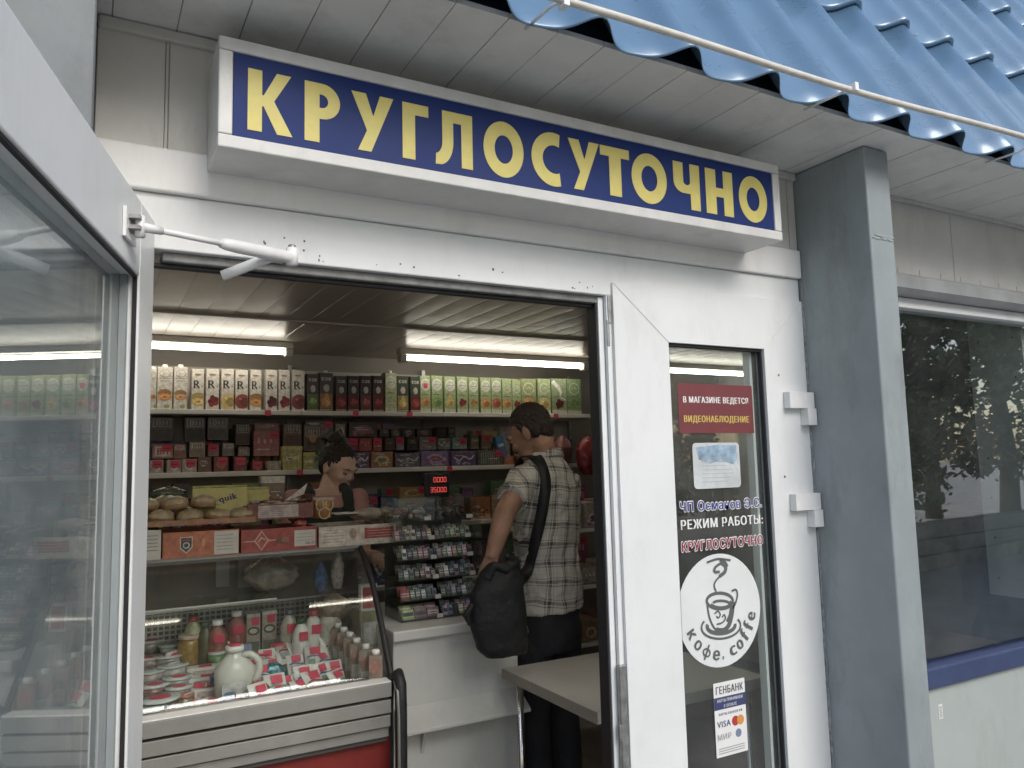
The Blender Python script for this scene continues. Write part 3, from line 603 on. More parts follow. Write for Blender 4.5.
for n,(p0,p1,pt,body,st,fc,kd,desc) in enumerate(CT):
    pb=409+ (p0-150)*.004; YF=4.525
    x0=at(p0,pb,Y=YF).x; x1=at(p1,pb,Y=YF).x; z0=SZ[0]+.001; z1=at((p0+p1)/2,pt,Y=YF).z; d=.075
    jx=random.uniform(-.006,.006)
    w=MB(); bm=cm(body,.32); W_=x1-x0; hh=z1-z0; cx=(x0+x1)/2; yf=YF+jx; fr=fr_y(0,yf,0)
    w.box(x0,x1,yf,yf+d,z0,z1,bm)
    # gable fold
    w.prism([(yf+.004,z1),(yf+d-.004,z1),(yf+d*.5+.002,z1+.006),(yf+d*.5-.002,z1+.006)],(Vector((x0+.002,0,0)),Vector((0,1,0)),Vector((0,0,1))),W_-.004,bm)
    lim=(x0+.001,x1-.001)
    if st in('cap','darkcap','greencap'): w.lathe([(.013,0),(.014,.004),(.014,.014),(.011,.016)],WPL,(cx,yf+.02,z1),14)
    if st=='R':
        w.text('R',cx-.004,z0+hh*.52,fr,.0008,cm((.05,.04,.04)),hh*.20,W_*.5,bold=.03); w.rect(cx-W_*.34,cx-W_*.08,z0+hh*.517,z0+hh*.53,fr,.0012,cm((.05,.04,.04))); w.oval(cx,z0+hh*.86,W_*.28,.006,fr,.0008,cm((.35,.22,.15))); w.oval(cx+W_*.36,z0+hh*.57,.003,.004,fr,.0009,cm((.1,.07,.05)))
        w.rect(x0,x0+.003,z0,z1,fr,.0003,cm((.30,.18,.12)))
        fruit(w,fr,cx+.006,z0+hh*.21,hh*.185,fc,[c*.6 for c in fc],.0014,lim,kd)
    elif st=='cap':
        w.oval(cx,z0+hh*.84,W_*.38,hh*.10,fr,.0008,cm((.40,.36,.30))); w.oval(cx,z0+hh*.85,W_*.32,hh*.075,fr,.0012,cm(CR)); w.rect(x0+.012,x1-.012,z0+hh*.655,z0+hh*.68,fr,.0008,cm((.45,.40,.33))); w.rect(x0+.010,x1-.010,z0+hh*.72,z0+hh*.735,fr,.0008,cm((.3,.26,.22)))
        fruit(w,fr,cx,z0+hh*.30,min(W_*.48,hh*.2),fc,[c*.6 for c in fc],.0012,lim,kd); w.oval(cx+.01,z0+hh*.06,W_*.2,.010,fr,.0010,cm(GRN))
    elif st in('dark','darkcap'):
        w.rect(x0,x1,z0+hh*.02,z0+hh*.045,fr,.0006,cm((.5,.42,.3))); w.text('J7' if False else 'сок',cx,z0+hh*.80,fr,.0008,cm((.62,.60,.55)),hh*.085,W_*.7,bold=.05)
        w.oval(cx,z0+hh*.6,W_*.22,hh*.10,fr,.0008,cm((.55,.50,.46))); w.rect(x0+.003,x1-.003,z0+hh*.06,z0+hh*.45,fr,.0006,cm([c*.5 for c in fc]))
        fruit(w,fr,cx,z0+hh*.25,min(W_*.42,hh*.19),fc,[min(.8,c*1.5+.03) for c in fc],.0012,lim,kd)
    else:
        w.rect(x0,x1,z0,z0+hh*.10,fr,.0004,cm((.50,.52,.36)))
        if st=='ring': w.ring(cx,z0+hh*.72,W_*.34,W_*.34,.006,fr,.0010,cm((.58,.60,.48))); w.stroke([(cx-W_*.2,z0+hh*.70),(cx,z0+hh*.76),(cx+W_*.2,z0+hh*.71)],.005,fr,.0012,cm((.58,.60,.48)))
        elif st=='white': w.stroke([(x0+.006,z0+hh*.92),(cx-.01,z0+hh*.78),(cx+.015,z0+hh*.60),(cx+.005,z0+hh*.48),(x1-.01,z0+hh*.40)],[.03,.028,.02,.012,.006],fr,.0010,cm((.7,.7,.66)))
        else:
            w.oval(cx,z0+hh*.76,W_*.44,hh*.17,fr,.0008,cm((.62,.63,.55))); w.ring(cx,z0+hh*.77,W_*.30,hh*.09,.003,fr,.0012,cm((.22,.30,.15))); w.rect(cx-W_*.25,cx+W_*.25,z0+hh*.745,z0+hh*.765,fr,.0014,cm((.22,.30,.15)))
            if st=='tag': w.rect(cx-.014,cx+.014,z0+hh*.66,z0+hh*.80,fr,.0018,PINK)
        w.rect(cx-W_*.3,cx+W_*.3,z0+hh*.47,z0+hh*.50,fr,.0010,cm((.15,.22,.1)))
        fruit(w,fr,cx,z0+hh*.28,min(W_*.44,hh*.18),fc,[c*.6 for c in fc],.0010,lim,kd)
    o=w.build('juice_carton',None,loc=(cx,yf+d/2,z0),bevel=.0015); o.rotation_euler[2]=random.uniform(-.05,.05)
    tag(o,f"{desc}, {ORD[n]} from left, top shelf",'carton','juice cartons on the top shelf')
# ---------------------------------------------------------------- packs on shelves
def decor(w,x0,x1,z0,z1,y,st,c,rng):
    fr=fr_y(0,y,0); W_=x1-x0; H_=z1-z0; cx=(x0+x1)/2; cz=(z0+z1)/2
    c2=cm([min(.8,v*rng.uniform(1.4,2.6)+.08) for v in c]); c3=cm((rng.uniform(.03,.5),rng.uniform(.03,.3),rng.uniform(.03,.3)))
    if 'B' in st:
        tz=z1-H_*.34 if H_>W_ else cz-H_*.22; th=H_*.20 if H_>W_ else H_*.44
        w.rect(x0+W_*.10,x1-W_*.10,tz-th*.35,tz+th*1.35,fr,.0006,cm((.42,.38,.34))); w.rect(x0+W_*.14,x1-W_*.14,tz-th*.22,tz+th*1.22,fr,.0009,cm((.60,.56,.50)) if 'r' in st or 'w' in st else cm((.14,.13,.12)))
        w.text('ВН',cx,tz,fr,.0013,RT2 if 'r' in st else cm((.04,.03,.03)) if 'w' in st else cm((.40,.37,.33)),th,W_*.5,bold=.05)
        if H_>W_: w.rect(x0+W_*.05,x1-W_*.05,z0+H_*.05,z0+H_*.5,fr,.0006,cm([v*.55 for v in c]))
    if 'o' in st: w.oval(cx,cz,W_*.32,H_*.3,fr,.0006,c2); w.oval(cx,cz,W_*.2,H_*.18,fr,.0010,c3)
    if 'b' in st: w.rect(x0,x1,z0,z0+H_*.25,fr,.0005,c2)
    if W_>.03 and 'B' not in st:
        for k in range(rng.randint(2,4)):
            a=x0+W_*rng.uniform(.08,.5); b=min(x1-W_*.06,a+W_*rng.uniform(.2,.45)); q=z0+H_*rng.uniform(.08,.85); w.rect(a,b,q,q+H_*rng.uniform(.03,.08),fr,.0016+k*.0001,cm(rng.choice([(.6,.58,.52),(.55,.45,.2),(.5,.1,.08),(.08,.07,.07),(.5,.48,.46)])))
    if 't' in st:
        n=rng.randint(3,6)
        for k in range(n): a=x0+W_*(.15+.7*k/n); w.rect(a,a+W_*.09,z0+H_*.5,z0+H_*(.62+rng.random()*.15),fr,.0011,c2)
    if 'w_' in st: pass
    if 's' in st:
        for k in range(9): a=x0+W_*(.1+.8*k/9); w.rect(a,a+W_*.035,z0+H_*.1,z1-H_*.12,fr,.0008,c2)
    if 'f' in st: w.stroke(sm([(x0+W_*.08,cz+H_*.1),(cx-W_*.2,cz-H_*.15),(cx,cz+H_*.12),(cx+W_*.25,cz-H_*.05),(x1-W_*.08,cz+H_*.2)]),H_*.09,fr,.0012,cm((.62,.60,.60)))
    if 'c' in st:
        for k in range(10): w.oval(rng.uniform(x0+W_*.15,x1-W_*.15),rng.uniform(z0+H_*.12,z0+H_*.5),W_*.07,W_*.05,fr,.0010+k*.0001,c3 if k%2 else c2,8)
    if 'p' in st: q=min(W_,.05)*.42; px_=x1-q*1.6; w.rect(px_-q,px_+q*1.3,z1-q*2.0,z1-q*.1,fr,.0020,PINK); w.rect(px_-q*.6,px_+q*.9,z1-q*1.3,z1-q*1.0,fr,.0022,cm((.25,.02,.04)))
RT2=cm((.45,.05,.07))
def packs(items,name,shelfdesc,group,cat,zfloor,Y0,depth=.12):
    rng=random.Random(11)
    for n,it in enumerate(items):
        p0,p1,pt,pb,row,c,st,desc=it
        Y=Y0+row*.02; x0=at(p0,pb,Y=Y).x+.0015; x1=at(p1,pb,Y=Y).x-.0015
        z1=at((p0+p1)/2,pt,Y=Y).z; z0=max(zfloor+.001,at((p0+p1)/2,pb,Y=Y).z) if row else zfloor+.001
        if z1<z0+.02: z1=z0+.02
        w=MB(); d=depth*rng.uniform(.8,1.2)
        rough=.22 if 'f' in st else .42
        w.box(x0,x1,Y,Y+d,z0,z1,cm(c,rough))
        if 'L' in st: # tin lid
            w.box(x0-.003,x1+.003,Y-.003,Y+d,z1-.02,z1+.004,cm([v*1.1 for v in c]))
        decor(w,x0,x1,z0,z1-(.02 if 'L' in st else 0),Y,st,c,rng)
        o=w.build(name,None,loc=((x0+x1)/2,Y+d/2,z0),bevel=.002); o.rotation_euler[2]=rng.uniform(-.07,.07)
        tag(o,f"{desc}, {ORD[n]} {shelfdesc}",cat,group)
DK=(.07,.06,.055); BR=(.12,.05,.035)
bot=[(150,164.5,460,473,0,(.5,.42,.38),'op','white and pink tea box'),(166,180.5,460,473,0,(.5,.42,.4),'op','white tea box with pink label'),(181.5,196.5,459,473,0,(.5,.40,.38),'op','white tea box with a red flower'),(198,212,457,473,0,(.16,.07,.05),'t','brown tea box'),(214,229,457,472,0,(.22,.04,.04),'op','dark red tea box with bright label'),(234,247,457,471,0,(.24,.03,.04),'p','dark red square tea box'),(252,263,461,471,0,(.16,.05,.04),'op','small brown box with a pink label'),(267,281,461,470,0,(.40,.32,.22),'t','cream packet'),(282.5,302,447,470,0,(.48,.44,.12),'Lt','yellow tin with dark lettering'),(303.5,315,453,469,0,(.46,.42,.12),'Lt','yellow tin next to the woman'),
(352,370,452,467,0,(.16,.12,.26),'fc','purple chocolate box'),(371,393,452,467,0,(.42,.20,.08),'oc','orange chocolate box with biscuits'),(394.5,420,453,466,0,(.20,.17,.22),'fc','silver and purple wafer box'),(421.5,449,451,465,0,(.25,.17,.34),'oc','lilac chocolate box with wafer'),(451,476,451,464,0,(.18,.12,.25),'fc','dark purple chocolate box'),(478,503,450,463.5,0,(.12,.12,.12),'sp','grey striped box with round pink label'),(504.5,514,456,463,0,(.50,.14,.05),'t','small orange box near the man')]
packs(bot,'tea_box','from left, bottom row of middle shelf','boxes on the middle shelf, bottom row','box',SZ[1],4.515)
mid=[(152,173,444,458.5,1,(.42,.16,.15),'Brp','box printed in red and white'),(174,187,444,458.5,1,(.44,.20,.17),'Br','small red and white box'),(190,206,442,457,1,(.42,.34,.26),'Bw','cream box'),(208,219,444,456,1,(.40,.30,.27),'Bwp','white box with pink corner'),(222,234,443,456,1,(.32,.30,.28),'Bw','white box with dark frame'),(238,250,447,456,1,(.25,.22,.2),'t','pale torn edge packet'),(254,280,431,456,1,(.42,.13,.13),'tp','tall pink tea packet'),(283,302,424,446,1,(.18,.09,.06),'B','brown coffee box with dark top'),(304,322,425,451,1,(.16,.09,.07),'Bo','brown box above the yellow tin'),(345,358,438,451,1,(.35,.05,.12),'p','pink red box'),(359,372,438,451,1,(.38,.06,.05),'t','red box'),(373.5,383,438,451,1,(.36,.06,.06),'p','narrow red box'),(384.5,395,438,450,1,(.10,.07,.06),'t','narrow dark box'),(396,404,437,450,1,(.34,.22,.34),'p','narrow lilac box'),(407,418,437,450,1,(.05,.05,.05),'t','black box'),(420,437,437,450,1,(.22,.20,.22),'p','grey box with pink label'),(438,451,438,449.5,1,(.24,.26,.22),'f','clear wrapped box'),(452,467,438,449,1,(.24,.40,.34),'pf','mint green box'),(471,479,434,449,1,(.22,.20,.12),'t','olive box'),(482,492,435,449,1,(.20,.17,.11),'p','olive box with pink label')]
packs(mid,'tea_box','from left, middle row of middle shelf','boxes on the middle shelf, middle row','box',SZ[1]+.05,4.535)
top=[(150,173,417,441,2,(.13,.125,.12),'B','grey coffee box'),(185,206,417,442,2,(.10,.095,.09),'B','dark grey coffee box'),(208,229,417,440,2,(.17,.17,.155),'B','lighter grey coffee box'),(235,250,424,445,2,(.16,.10,.08),'B','brown coffee box'),(255,279,423,431,2,(.30,.13,.12),'t','faded pink box'),(305,334,421,438,2,(.12,.10,.10),'op','dark box with pink corner'),(335,345,424,438,2,(.50,.40,.34),'o','pale box with round print'),(350,378,422,437,2,(.09,.05,.04),'oc','black box with orange highlight'),(380,390,429,437,2,DK,'t','small black box'),(391,401,429,437,2,(.12,.08,.07),'o','small brown box'),(402,415,428,437,2,DK,'o','small dark box'),(417,432,428,437,2,(.10,.07,.06),'o','dark box with pale dots'),(437,447,427,437,2,DK,'t','narrow black box'),(448,456,427,437,2,(.1,.09,.08),'t','last narrow dark box')]
packs(top,'coffee_box','from left, top row of middle shelf','boxes on the middle shelf, top row','box',SZ[1]+.1,4.575)
rng=random.Random(77)
PAL=[(.40,.06,.06),(.45,.20,.08),(.5,.42,.16),(.10,.12,.30),(.25,.10,.28),(.42,.36,.30),(.12,.25,.12),(.5,.46,.42),(.22,.08,.05),(.07,.06,.06),(.35,.08,.18)]
def backrow(z,Y,hmin,hmax,x0,x1,wmin,wmax,ds,nm,grp,limit=36):
    x=x0;k=0
    while x<x1 and k<limit:
        wd=rng.uniform(wmin,wmax); h=rng.uniform(hmin,hmax); c=rng.choice(PAL); y=Y+rng.uniform(-.01,.01)
        w=MB(); w.box(x,x+wd-.006,y,y+.09,z+.001,z+h,cm(c)); decor(w,x,x+wd-.006,z,z+h,y,rng.choice(['ot','bt','oc','tp','bo','fc','sb','btp']),c,rng)
        o=w.build(nm,None,loc=(x+wd/2,y+.045,z),bevel=.002); o.rotation_euler[2]=rng.uniform(-.1,.1)
        tag(o,f"{ds}, {ORD[k]} from left",'packet',grp); x+=wd+rng.uniform(0,.012); k+=1
backrow(SZ[1],4.70,.17,.29,.30,3.05,.075,.12,'packet at the back of the middle shelf','grocery_pack','packets at the back of the middle shelf')
backrow(SZ[2],4.62,.14,.27,.30,3.05,.08,.13,'packet at the back of the lower shelf','grocery_pack','packets at the back of the lower shelf')
backrow(SZ[3],4.56,.10,.26,.90,3.05,.09,.15,'packet on the lowest shelf','grocery_pack','packets on the lowest shelf')
# leaning blue pack
w=MB(); X_=Matrix.Translation((2.445,4.53,SZ[1]+.004))@Matrix.Rotation(.22,4,'Y').inverted(); w.box(-.028,.028,0,.05,.035,.19,cm((.04,.20,.42),.3),X_); w.box(-.02,.02,-.001,-.0006,.12,.14,cm((.6,.6,.65)),X_); w.box(-.01,.024,-.001,-.0006,.06,.09,cm((.25,.15,.4)),X_)
tag(w.build('chocolate_bar',None,loc=(2.445,4.53,SZ[1]),bevel=.003),'bright blue bar pack leaning beside the man\'s face','chocolate')
low=[(153,170,487,500,0,(.07,.09,.06),'t','dark green packet'),(172,188,484,500,0,(.10,.08,.08),'oc','dark packet with pale print'),(232,262,483,492,0,(.24,.30,.08),'t','olive yellow packet'),(362.5,379,497,517,0,(.06,.09,.22),'op','blue packet with red oval'),(381,397,496,517,0,(.05,.08,.20),'o','blue packet with pale flower'),(398.5,426,487,499,1,(.52,.33,.08),'op','yellow packet with a red label'),(399,424,499,517,0,(.40,.24,.08),'oc','amber packet behind the plastic bins'),(455,462,494,517,0,(.3,.18,.15),'c','slim speckled packet'),(471,491,497,516,0,(.45,.15,.05),'cb','tub of coloured sweets with red rim'),(492,506,495,516,0,(.40,.28,.14),'cp','second tub of coloured sweets')]
packs(low,'snack_pack','from left, lower shelf','packets on the lower shelf','packet',SZ[2],4.515)
# sweets jar with pink lid
w=MB(); jx=at(452,500,Y=4.56).x; w.lathe([(.030,0),(.034,.01),(.034,.12),(.030,.13)],cm((.34,.16,.14)),(jx,4.58,SZ[2]+.001),18)
w.lathe([(.036,.1305),(.036,.155),(.030,.158)],PINK,(jx,4.58,SZ[2]+.001),18)
for k in range(40):
    a=random.uniform(math.pi,2*math.pi); w.ell((jx+.034*math.cos(a),4.58+.034*math.sin(a),SZ[2]+random.uniform(.01,.12)),(.007,.004,.007),cm(random.choice([(.6,.55,.5),(.35,.04,.05),(.1,.05,.04)])),seg=6,rings=4)
tag(w.build('sweets_jar',None,loc=(jx,4.58,SZ[2])),'clear jar of red and white sweets with pink lid','jar')
# red bags at right end of shelves
def bag(name,label,cat,cx,cy,z0,wd,dp,ht,m,seed=0,jag=.07):
    rng=random.Random(seed); w=MB(); n=18; prof=[]
    vs=[];rings=16
    for j in range(rings+1):
        t=j/rings; r=(max(0,math.sin(math.pi*min(.985,t*.92+.06)))**.42)*(1 if t<.6 else 1-.45*((t-.6)/.4)**1.4)
        for i in range(n):
            a=2*math.pi*i/n; q=r*(1+.10*math.sin(3*a+seed+t*4)+.06*math.sin(7*a+t*9)+rng.uniform(-jag,jag))
            vs.append((cx+q*wd/2*math.cos(a),cy+q*dp/2*math.sin(a),z0+t*ht))
    fs=[(j*n+i,j*n+(i+1)%n,(j+1)*n+(i+1)%n,(j+1)*n+i) for j in range(rings) for i in range(n)]
    fs.append(tuple(reversed(range(n)))); fs.append(tuple(rings*n+i for i in range(n)))
    w.add(vs,fs,m,True)
    o=w.build(name,None,loc=(cx,cy,z0)); tag(o,label,cat); return o
REDP=mat('red_plastic_film',(.26,.04,.045),.30,var=.3,vs=30,bump=.6,bs=45)
bag('snack_bag','large shiny red plastic bag at the right end of the shelves','bag',3.07,4.46,1.42,.20,.16,.27,REDP,2,.13)
bag('snack_bag','small brown and pink bag left of the large red bag','bag',2.86,4.47,1.503,.14,.12,.19,mat('pink_brown_film',(.25,.10,.09),.3,var=.5,vs=60,bump=.5,bs=50),5)
w=MB(); w.tube([(2.86,4.47,1.69),(2.87,4.49,1.73)],.022,cm((.03,.02,.02)),8); 
w.build('bottle_top',bpy.data.objects[-1] if False else None) if False else None
# right hand rack with trays beyond the man
R_=thing('goods_rack','low rack with bread trays and packets at the right behind the man','rack',(2.55,3.7,0))
for k,z in enumerate((.55,.85,1.15)):
    w=MB(); w.box(2.1,3.0,3.5,3.95,z-.02,z,SHW); w.build('rack_shelf',R_,bevel=.002)
for x in (2.1,2.98):
    w=MB(); w.box(x,x+.02,3.9505,3.97,0,1.4,METAL); w.build('rack_post',R_)
rng=random.Random(4)
for z,hs in ((.551,.16),(.851,.14),(1.151,.16)):
    x=2.12; k=0
    while x<2.92:
        wd=rng.uniform(.09,.15); c=rng.choice([(.45,.30,.14),(.5,.42,.34),(.32,.08,.06),(.4,.34,.30),(.28,.2,.1)])
        w=MB(); w.box(x,x+wd-.01,3.52,3.52+.2,z,z+hs*rng.uniform(.6,1),cm(c,.3)); decor(w,x,x+wd-.01,z,z+hs*.6,3.52,rng.choice(['t','o','oc','b']),c,rng)
        tag(w.build('bread_pack',None,loc=(x,3.6,z),bevel=.012,segs=3),f"packet on the low rack's {'bottom' if z<.6 else 'middle' if z<1 else 'top'} tier behind the man, {ORD[k]} from left",'packet','packets on the low rack'); x+=wd+.01; k+=1
# ================================================================== refrigerated counter
FS=mat('fridge_steel_grey',(.30,.30,.28),.35,metal=.3,var=.12,vs=10); FSD=mat('fridge_groove',(.07,.07,.065),.5); FRED=mat('fridge_red_panel',(.20,.022,.018),.35,var=.15,vs=8)
FIN=mat('fridge_inside',(.42,.42,.40),.4,var=.1,vs=8); FBK=mat('fridge_back_dark',(.20,.18,.155),.5,var=.4,vs=6)
x0,x1=-.75,.925
F_=thing('display_fridge','refrigerated counter with curved glass front full of dairy products','fridge',(.1,2.85,0))
w=MB(); w.box(x0,x1,2.58,3.25,.03,.66,FSD); w.box(x0,x1,2.575,2.5795,.18,.60,FRED); w.build('cabinet',F_)
w=MB()
for za,zb,yy in ((.752,.797,2.500),(.700,.742,2.505),(.655,.692,2.512),(.618,.648,2.530)): w.box(x0,x1-.02,yy,2.60,za,zb,FS)
w.box(x0,x1-.02,2.545,2.60,.60,.79,FSD); w.box(x0,x1-.02,2.5005,2.56,.7975,.802,WPL); w.build('bumper',F_,bevel=.005,segs=3)
w=MB(); 
TZ=lambda y:.735+(y-2.60)*.20
w.add([(x0,2.60,TZ(2.60)-.003),(x1,2.60,TZ(2.6)-.003),(x1,3.2,TZ(3.2)-.003),(x0,3.2,TZ(3.2)-.003)],[(0,1,2,3)],FIN); w.build('tray',F_)
w=MB(); w.box(x0,x1,3.215,3.24,.66,1.19,FBK); w.box(x0,x1,3.19,3.2,.985,.992,WPL)
for k in range(84): w.box(x0+k*.02,x0+k*.02+.006,3.195,3.199,.84,.985,mat('grille_grey',(.38,.38,.36),.4,metal=.4))
for k in range(8): w.box(x0,x1,3.191,3.1948,.845+k*.0185,.851+k*.0185,mat('grille_grey',(.38,.38,.36),.4))
w.build('back_grille',F_)
w=MB(); arc=[(2.545,.800),(2.600,.888),(2.655,.975),(2.712,1.055),(2.77,1.122),(2.83,1.172),(2.885,1.205)]
arc=sm(arc,4)
vs=[]
for q in (0,.005):
    for ya,za in arc: vs+=[(x0,ya+q*.6,za-q*.8),(x1-.012,ya+q*.6,za-q*.8)]
k=len(arc); fs=[(2*i,2*i+1,2*i+3,2*i+2) for i in range(k-1)]+[(2*k+2*i+2,2*k+2*i+3,2*k+2*i+1,2*k+2*i) for i in range(k-1)]+[(0,2*k,2*k+1,1),(2*k-2,2*k-1,4*k-1,4*k-2)]
w.add(vs,fs,FGLASS,True)
w.build('front_glass',F_)
w=MB(); w.tube([(x1-.004,y,z) for y,z in [(2.56,.70)]+arc+[(2.93,1.212)]],.011,RUB,10); w.tube([(x1-.004,y,z) for y,z in ((2.93,1.212),(3.24,1.212))],.010,RUB,8); w.build('side_trim',F_)
w=MB(); w.tube([(x1+.0,2.53,.80),(x1+.004,2.505,.82),(x1+.006,2.488,.79),(x1+.006,2.484,.72),(x1+.006,2.486,.50),(x1+.006,2.49,.2)],.020,RUB,10); w.tube([(x1-.01,2.50,.80),(x1-.008,2.476,.77),(x1-.006,2.472,.70),(x1-.006,2.474,.2)],.006,FS,8); w.build('end_bumper',F_)
w=MB(); w.add([(x1-.0035,y,z) for y,z in [(2.56,.70)]+arc+[(3.24,1.205),(3.24,.70)]],[tuple(range(len(arc)+3))],FGLASS); w.build('side_glass',F_)
w=MB(); w.box(x0,x1,2.88,3.26,1.205,1.213,FGLASS); w.box(x0,x1,2.874,2.8795,1.203,1.2145,FS); w.build('top_shelf',F_)
w=MB(); w.box(x0,x1-.3,2.93,2.936,1.035,1.04,WPL); w.box(x0,x1-.3,2.936,3.18,1.0365,1.040,FGLASS)
w.box(x0+.0,x1-.014,2.915,2.93,1.188,1.2035,FIN); w.build('inner_shelf',F_)
for (pa,pb,pc,pd) in ((216,229,560,586),(238,257,558,586)):
    a=at(pa,pc,Y=3.19); b=at(pb,pd,Y=3.19); w=MB(); w.box(a.x,b.x,3.186,3.189,b.z,a.z,mat('grey_note',(.36,.37,.35),.7)); w.build('paper_note',F_)
# ---- products in the fridge
def tr(px,py): # point on the sloping tray
    o=Vector((0,2.60,.735)); n=Vector((0,-.20,1)).normalized(); return at(px,py,plane=(o,n))
MILK=mat('milk_white',(.72,.72,.68),.3,var=.05,vs=20); 
def put(name,label,cat,group,w,p): return tag(w.build(name,None,loc=p),label,cat,group)
GD='dairy products in the refrigerated counter'
def bottle(px,pb,pt,r,body,cap,label,tagc=True,waist=True):
    p=tr(px,pb); ht=max(.06,(at(px,pt,Y=p.y).z-p.z)); w=MB()
    w.lathe([(r*.9,0),(r,.006),(r,ht*.45),(r*.94,ht*.5),(r,ht*.62),(r*.75,ht*.76),(r*.42,ht*.86),(r*.40,ht*.89)],body,p,18)
    w.lathe([(r*.5,ht*.885),(r*.52,ht*.9),(r*.5,ht*.995),(r*.4,ht)],cap,p,16)
    if tagc:
        a=-math.pi/2-.1; fr=(p+Vector((0,-r-.0008,0)),Vector((1,0,0)),Vector((0,0,1))); w.rect(-r*.45,r*.5,ht*.52,ht*.72,fr,.002,PINK)
    o=put('dairy_bottle',label,'bottle',GD,w,p); return o
bottle(193,662,616,.034,cm((.40,.44,.22),.3),cm((.55,.09,.07),.3),'pale green bottle with red cap at the back left of the fridge',False)
bottle(205,664,622,.028,cm((.12,.12,.06),.3),cm((.07,.16,.07),.3),'dark bottle with dark green cap behind the amber jar',False)
bottle(217,664,620,.036,cm((.35,.13,.10),.3),WPL,'brown bottle with white cap and pink label')
bottle(236,656,611,.036,cm((.34,.12,.09),.3),WPL,'tall brown bottle with white cap behind the jug')
bottle(289,656,609,.032,cm((.50,.50,.42),.3),cm((.10,.12,.15),.3),'cream bottle with dark cap and pink label')
bottle(301,662,618,.033,MILK,cm((.05,.13,.06),.3),'white milk bottle with green cap')
bottle(313.5,656,610,.036,MILK,cm((.50,.05,.06),.3),'white milk bottle with red cap and pink label')
bottle(330,656,603,.044,cm((.50,.49,.42),.3),cm((.45,.08,.07),.3),'largest cream bottle with red cap at the right of the bottles',False)
def jar(px,pb,pt,r,c,lid,label):
    p=tr(px,pb); ht=max(.03,at(px,pt,Y=p.y).z-p.z); w=MB()
    w.lathe([(r*.92,0),(r,.004),(r,ht*.8),(r*.85,ht*.86)],c,p,20); w.lathe([(r*.98,ht*.86),(r*1.0,ht*.88),(r*1.0,ht*.99),(r*.9,ht)],lid,p,20)
    return put('glass_jar',label,'jar',GD,w,p)
jar(189,664,634,.038,cm((.40,.24,.04),.2),cm((.62,.45,.38),.4),'amber honey jar with pale pink lid')
jar(287,655,628,.024,cm((.25,.27,.18),.2),cm((.20,.22,.14),.4),'small olive jar between the bottles')
jar(184,712,694,.030,cm((.22,.20,.10),.2),cm((.55,.16,.12),.4),'small jar with red and white lid at the front of the tray')
def cup(px,pb,pt,r,c,lid,pk,label):
    p=tr(px,pb); ht=max(.03,min(.09,at(px,pt,Y=p.y).z-p.z)); w=MB()
    w.lathe([(r*.72,0),(r*.94,ht*.9)],c,p,20); w.lathe([(r*1.02,ht*.9),(r*1.05,ht*.93),(r*1.05,ht*.98)],lid,p,24)
    if pk: w.oval(.004,0,r*.55,r*.45,(p+Vector((0,0,ht*.98)),Vector((1,0,0)),Vector((0,1,0))),.001,PINK,14)
    else: w.ring(0,0,r*.7,r*.7,.003,(p+Vector((0,0,ht*.98)),Vector((1,0,0)),Vector((0,1,0))),.001,cm((.2,.35,.2)))
    return put('dairy_cup',label,'cup',GD,w,p)
LID=mat('cup_lid_white',(.60,.64,.62),.25,var=.2,vs=40)
for k,(px,pb,pt,r,c,pk,ds) in enumerate([(150,652,640,.045,(.3,.28,.25),1,'at the back left'),(171,655,644,.045,(.45,.48,.45),0,'with green ring at the back'),(148,668,657,.044,(.4,.3,.3),1,'behind the door edge'),(168,668,655,.046,(.4,.36,.34),1,'left of the amber jar'),(173,680,664,.048,(.42,.42,.40),0,'with pale green ring in the middle of the cups'),(150,685,670,.046,(.42,.35,.34),0,'with plain lid beside the door'),(177,690,676,.046,(.40,.38,.36),1,'with pink lid in the middle'),(153,700,684,.046,(.36,.16,.15),1,'with pink lid near the front'),(178,702,686,.040,(.42,.34,.3),1,'small, behind the front jar'),(158,719,697,.060,(.13,.12,.06),1,'wide and dark with a clear lid at the front left'),(149,730,707,.045,(.13,.11,.07),0,'dark, at the very front left')]):
    cup(px,pb,pt,r,cm(c,.3),LID,pk,f"round dairy cup {ds}")
# cartons at the back of the tray
for k,(p0,p1,pt,pb,ds) in enumerate([(246,260.5,618,654,'left one of two'),(261.5,277,615,652,'right one of two')]):
    p=tr((p0+p1)/2,pb); a=tr(p0,pb).x; b=tr(p1,pb).x; z1=at(p0,pt,Y=p.y).z; w=MB()
    w.box(a,b,p.y,p.y+.06,p.z,z1,cm((.42,.36,.30))); w.box(a,b,p.y-.0,p.y+.06,z1+.0005,z1+.012,cm((.60,.60,.58)))
    f=fr_y(0,p.y,0); w.oval((a+b)/2,p.z+(z1-p.z)*.62,.022,.016,f,.0008,cm((.07,.10,.06))); w.oval((a+b)/2,p.z+(z1-p.z)*.62,.015,.009,f,.0012,cm((.55,.50,.42))); w.rect((a+b)/2-.008,(a+b)/2+.020,z1-.030,z1-.002,f,.0016,PINK); w.rect(a+.004,b-.004,p.z+.012,p.z+.045,f,.0009,cm((.10,.15,.09)))
    put('milk_carton',f"carton with dark oval print and pink label, {ds} in the fridge",'carton',GD,w,p)
for k,(px,pb,wd,ht,c,ds) in enumerate([(263,668,.07,.05,(.5,.5,.46),'small white tub with pink top behind the jug handle'),(277,662,.05,.06,(.42,.40,.36),'small white tub beside the olive jar'),(217,668,.06,.05,(.14,.28,.12),'green tub below the white capped bottle')]):
    p=tr(px,pb); w=MB(); w.lathe([(wd*.42,0),(wd*.5,ht)],cm(c,.3),p,16); w.lathe([(wd*.53,ht+.0005),(wd*.53,ht+.006)],PINK if k<2 else LID,p,16); put('dairy_tub',ds,'tub',GD,w,p)
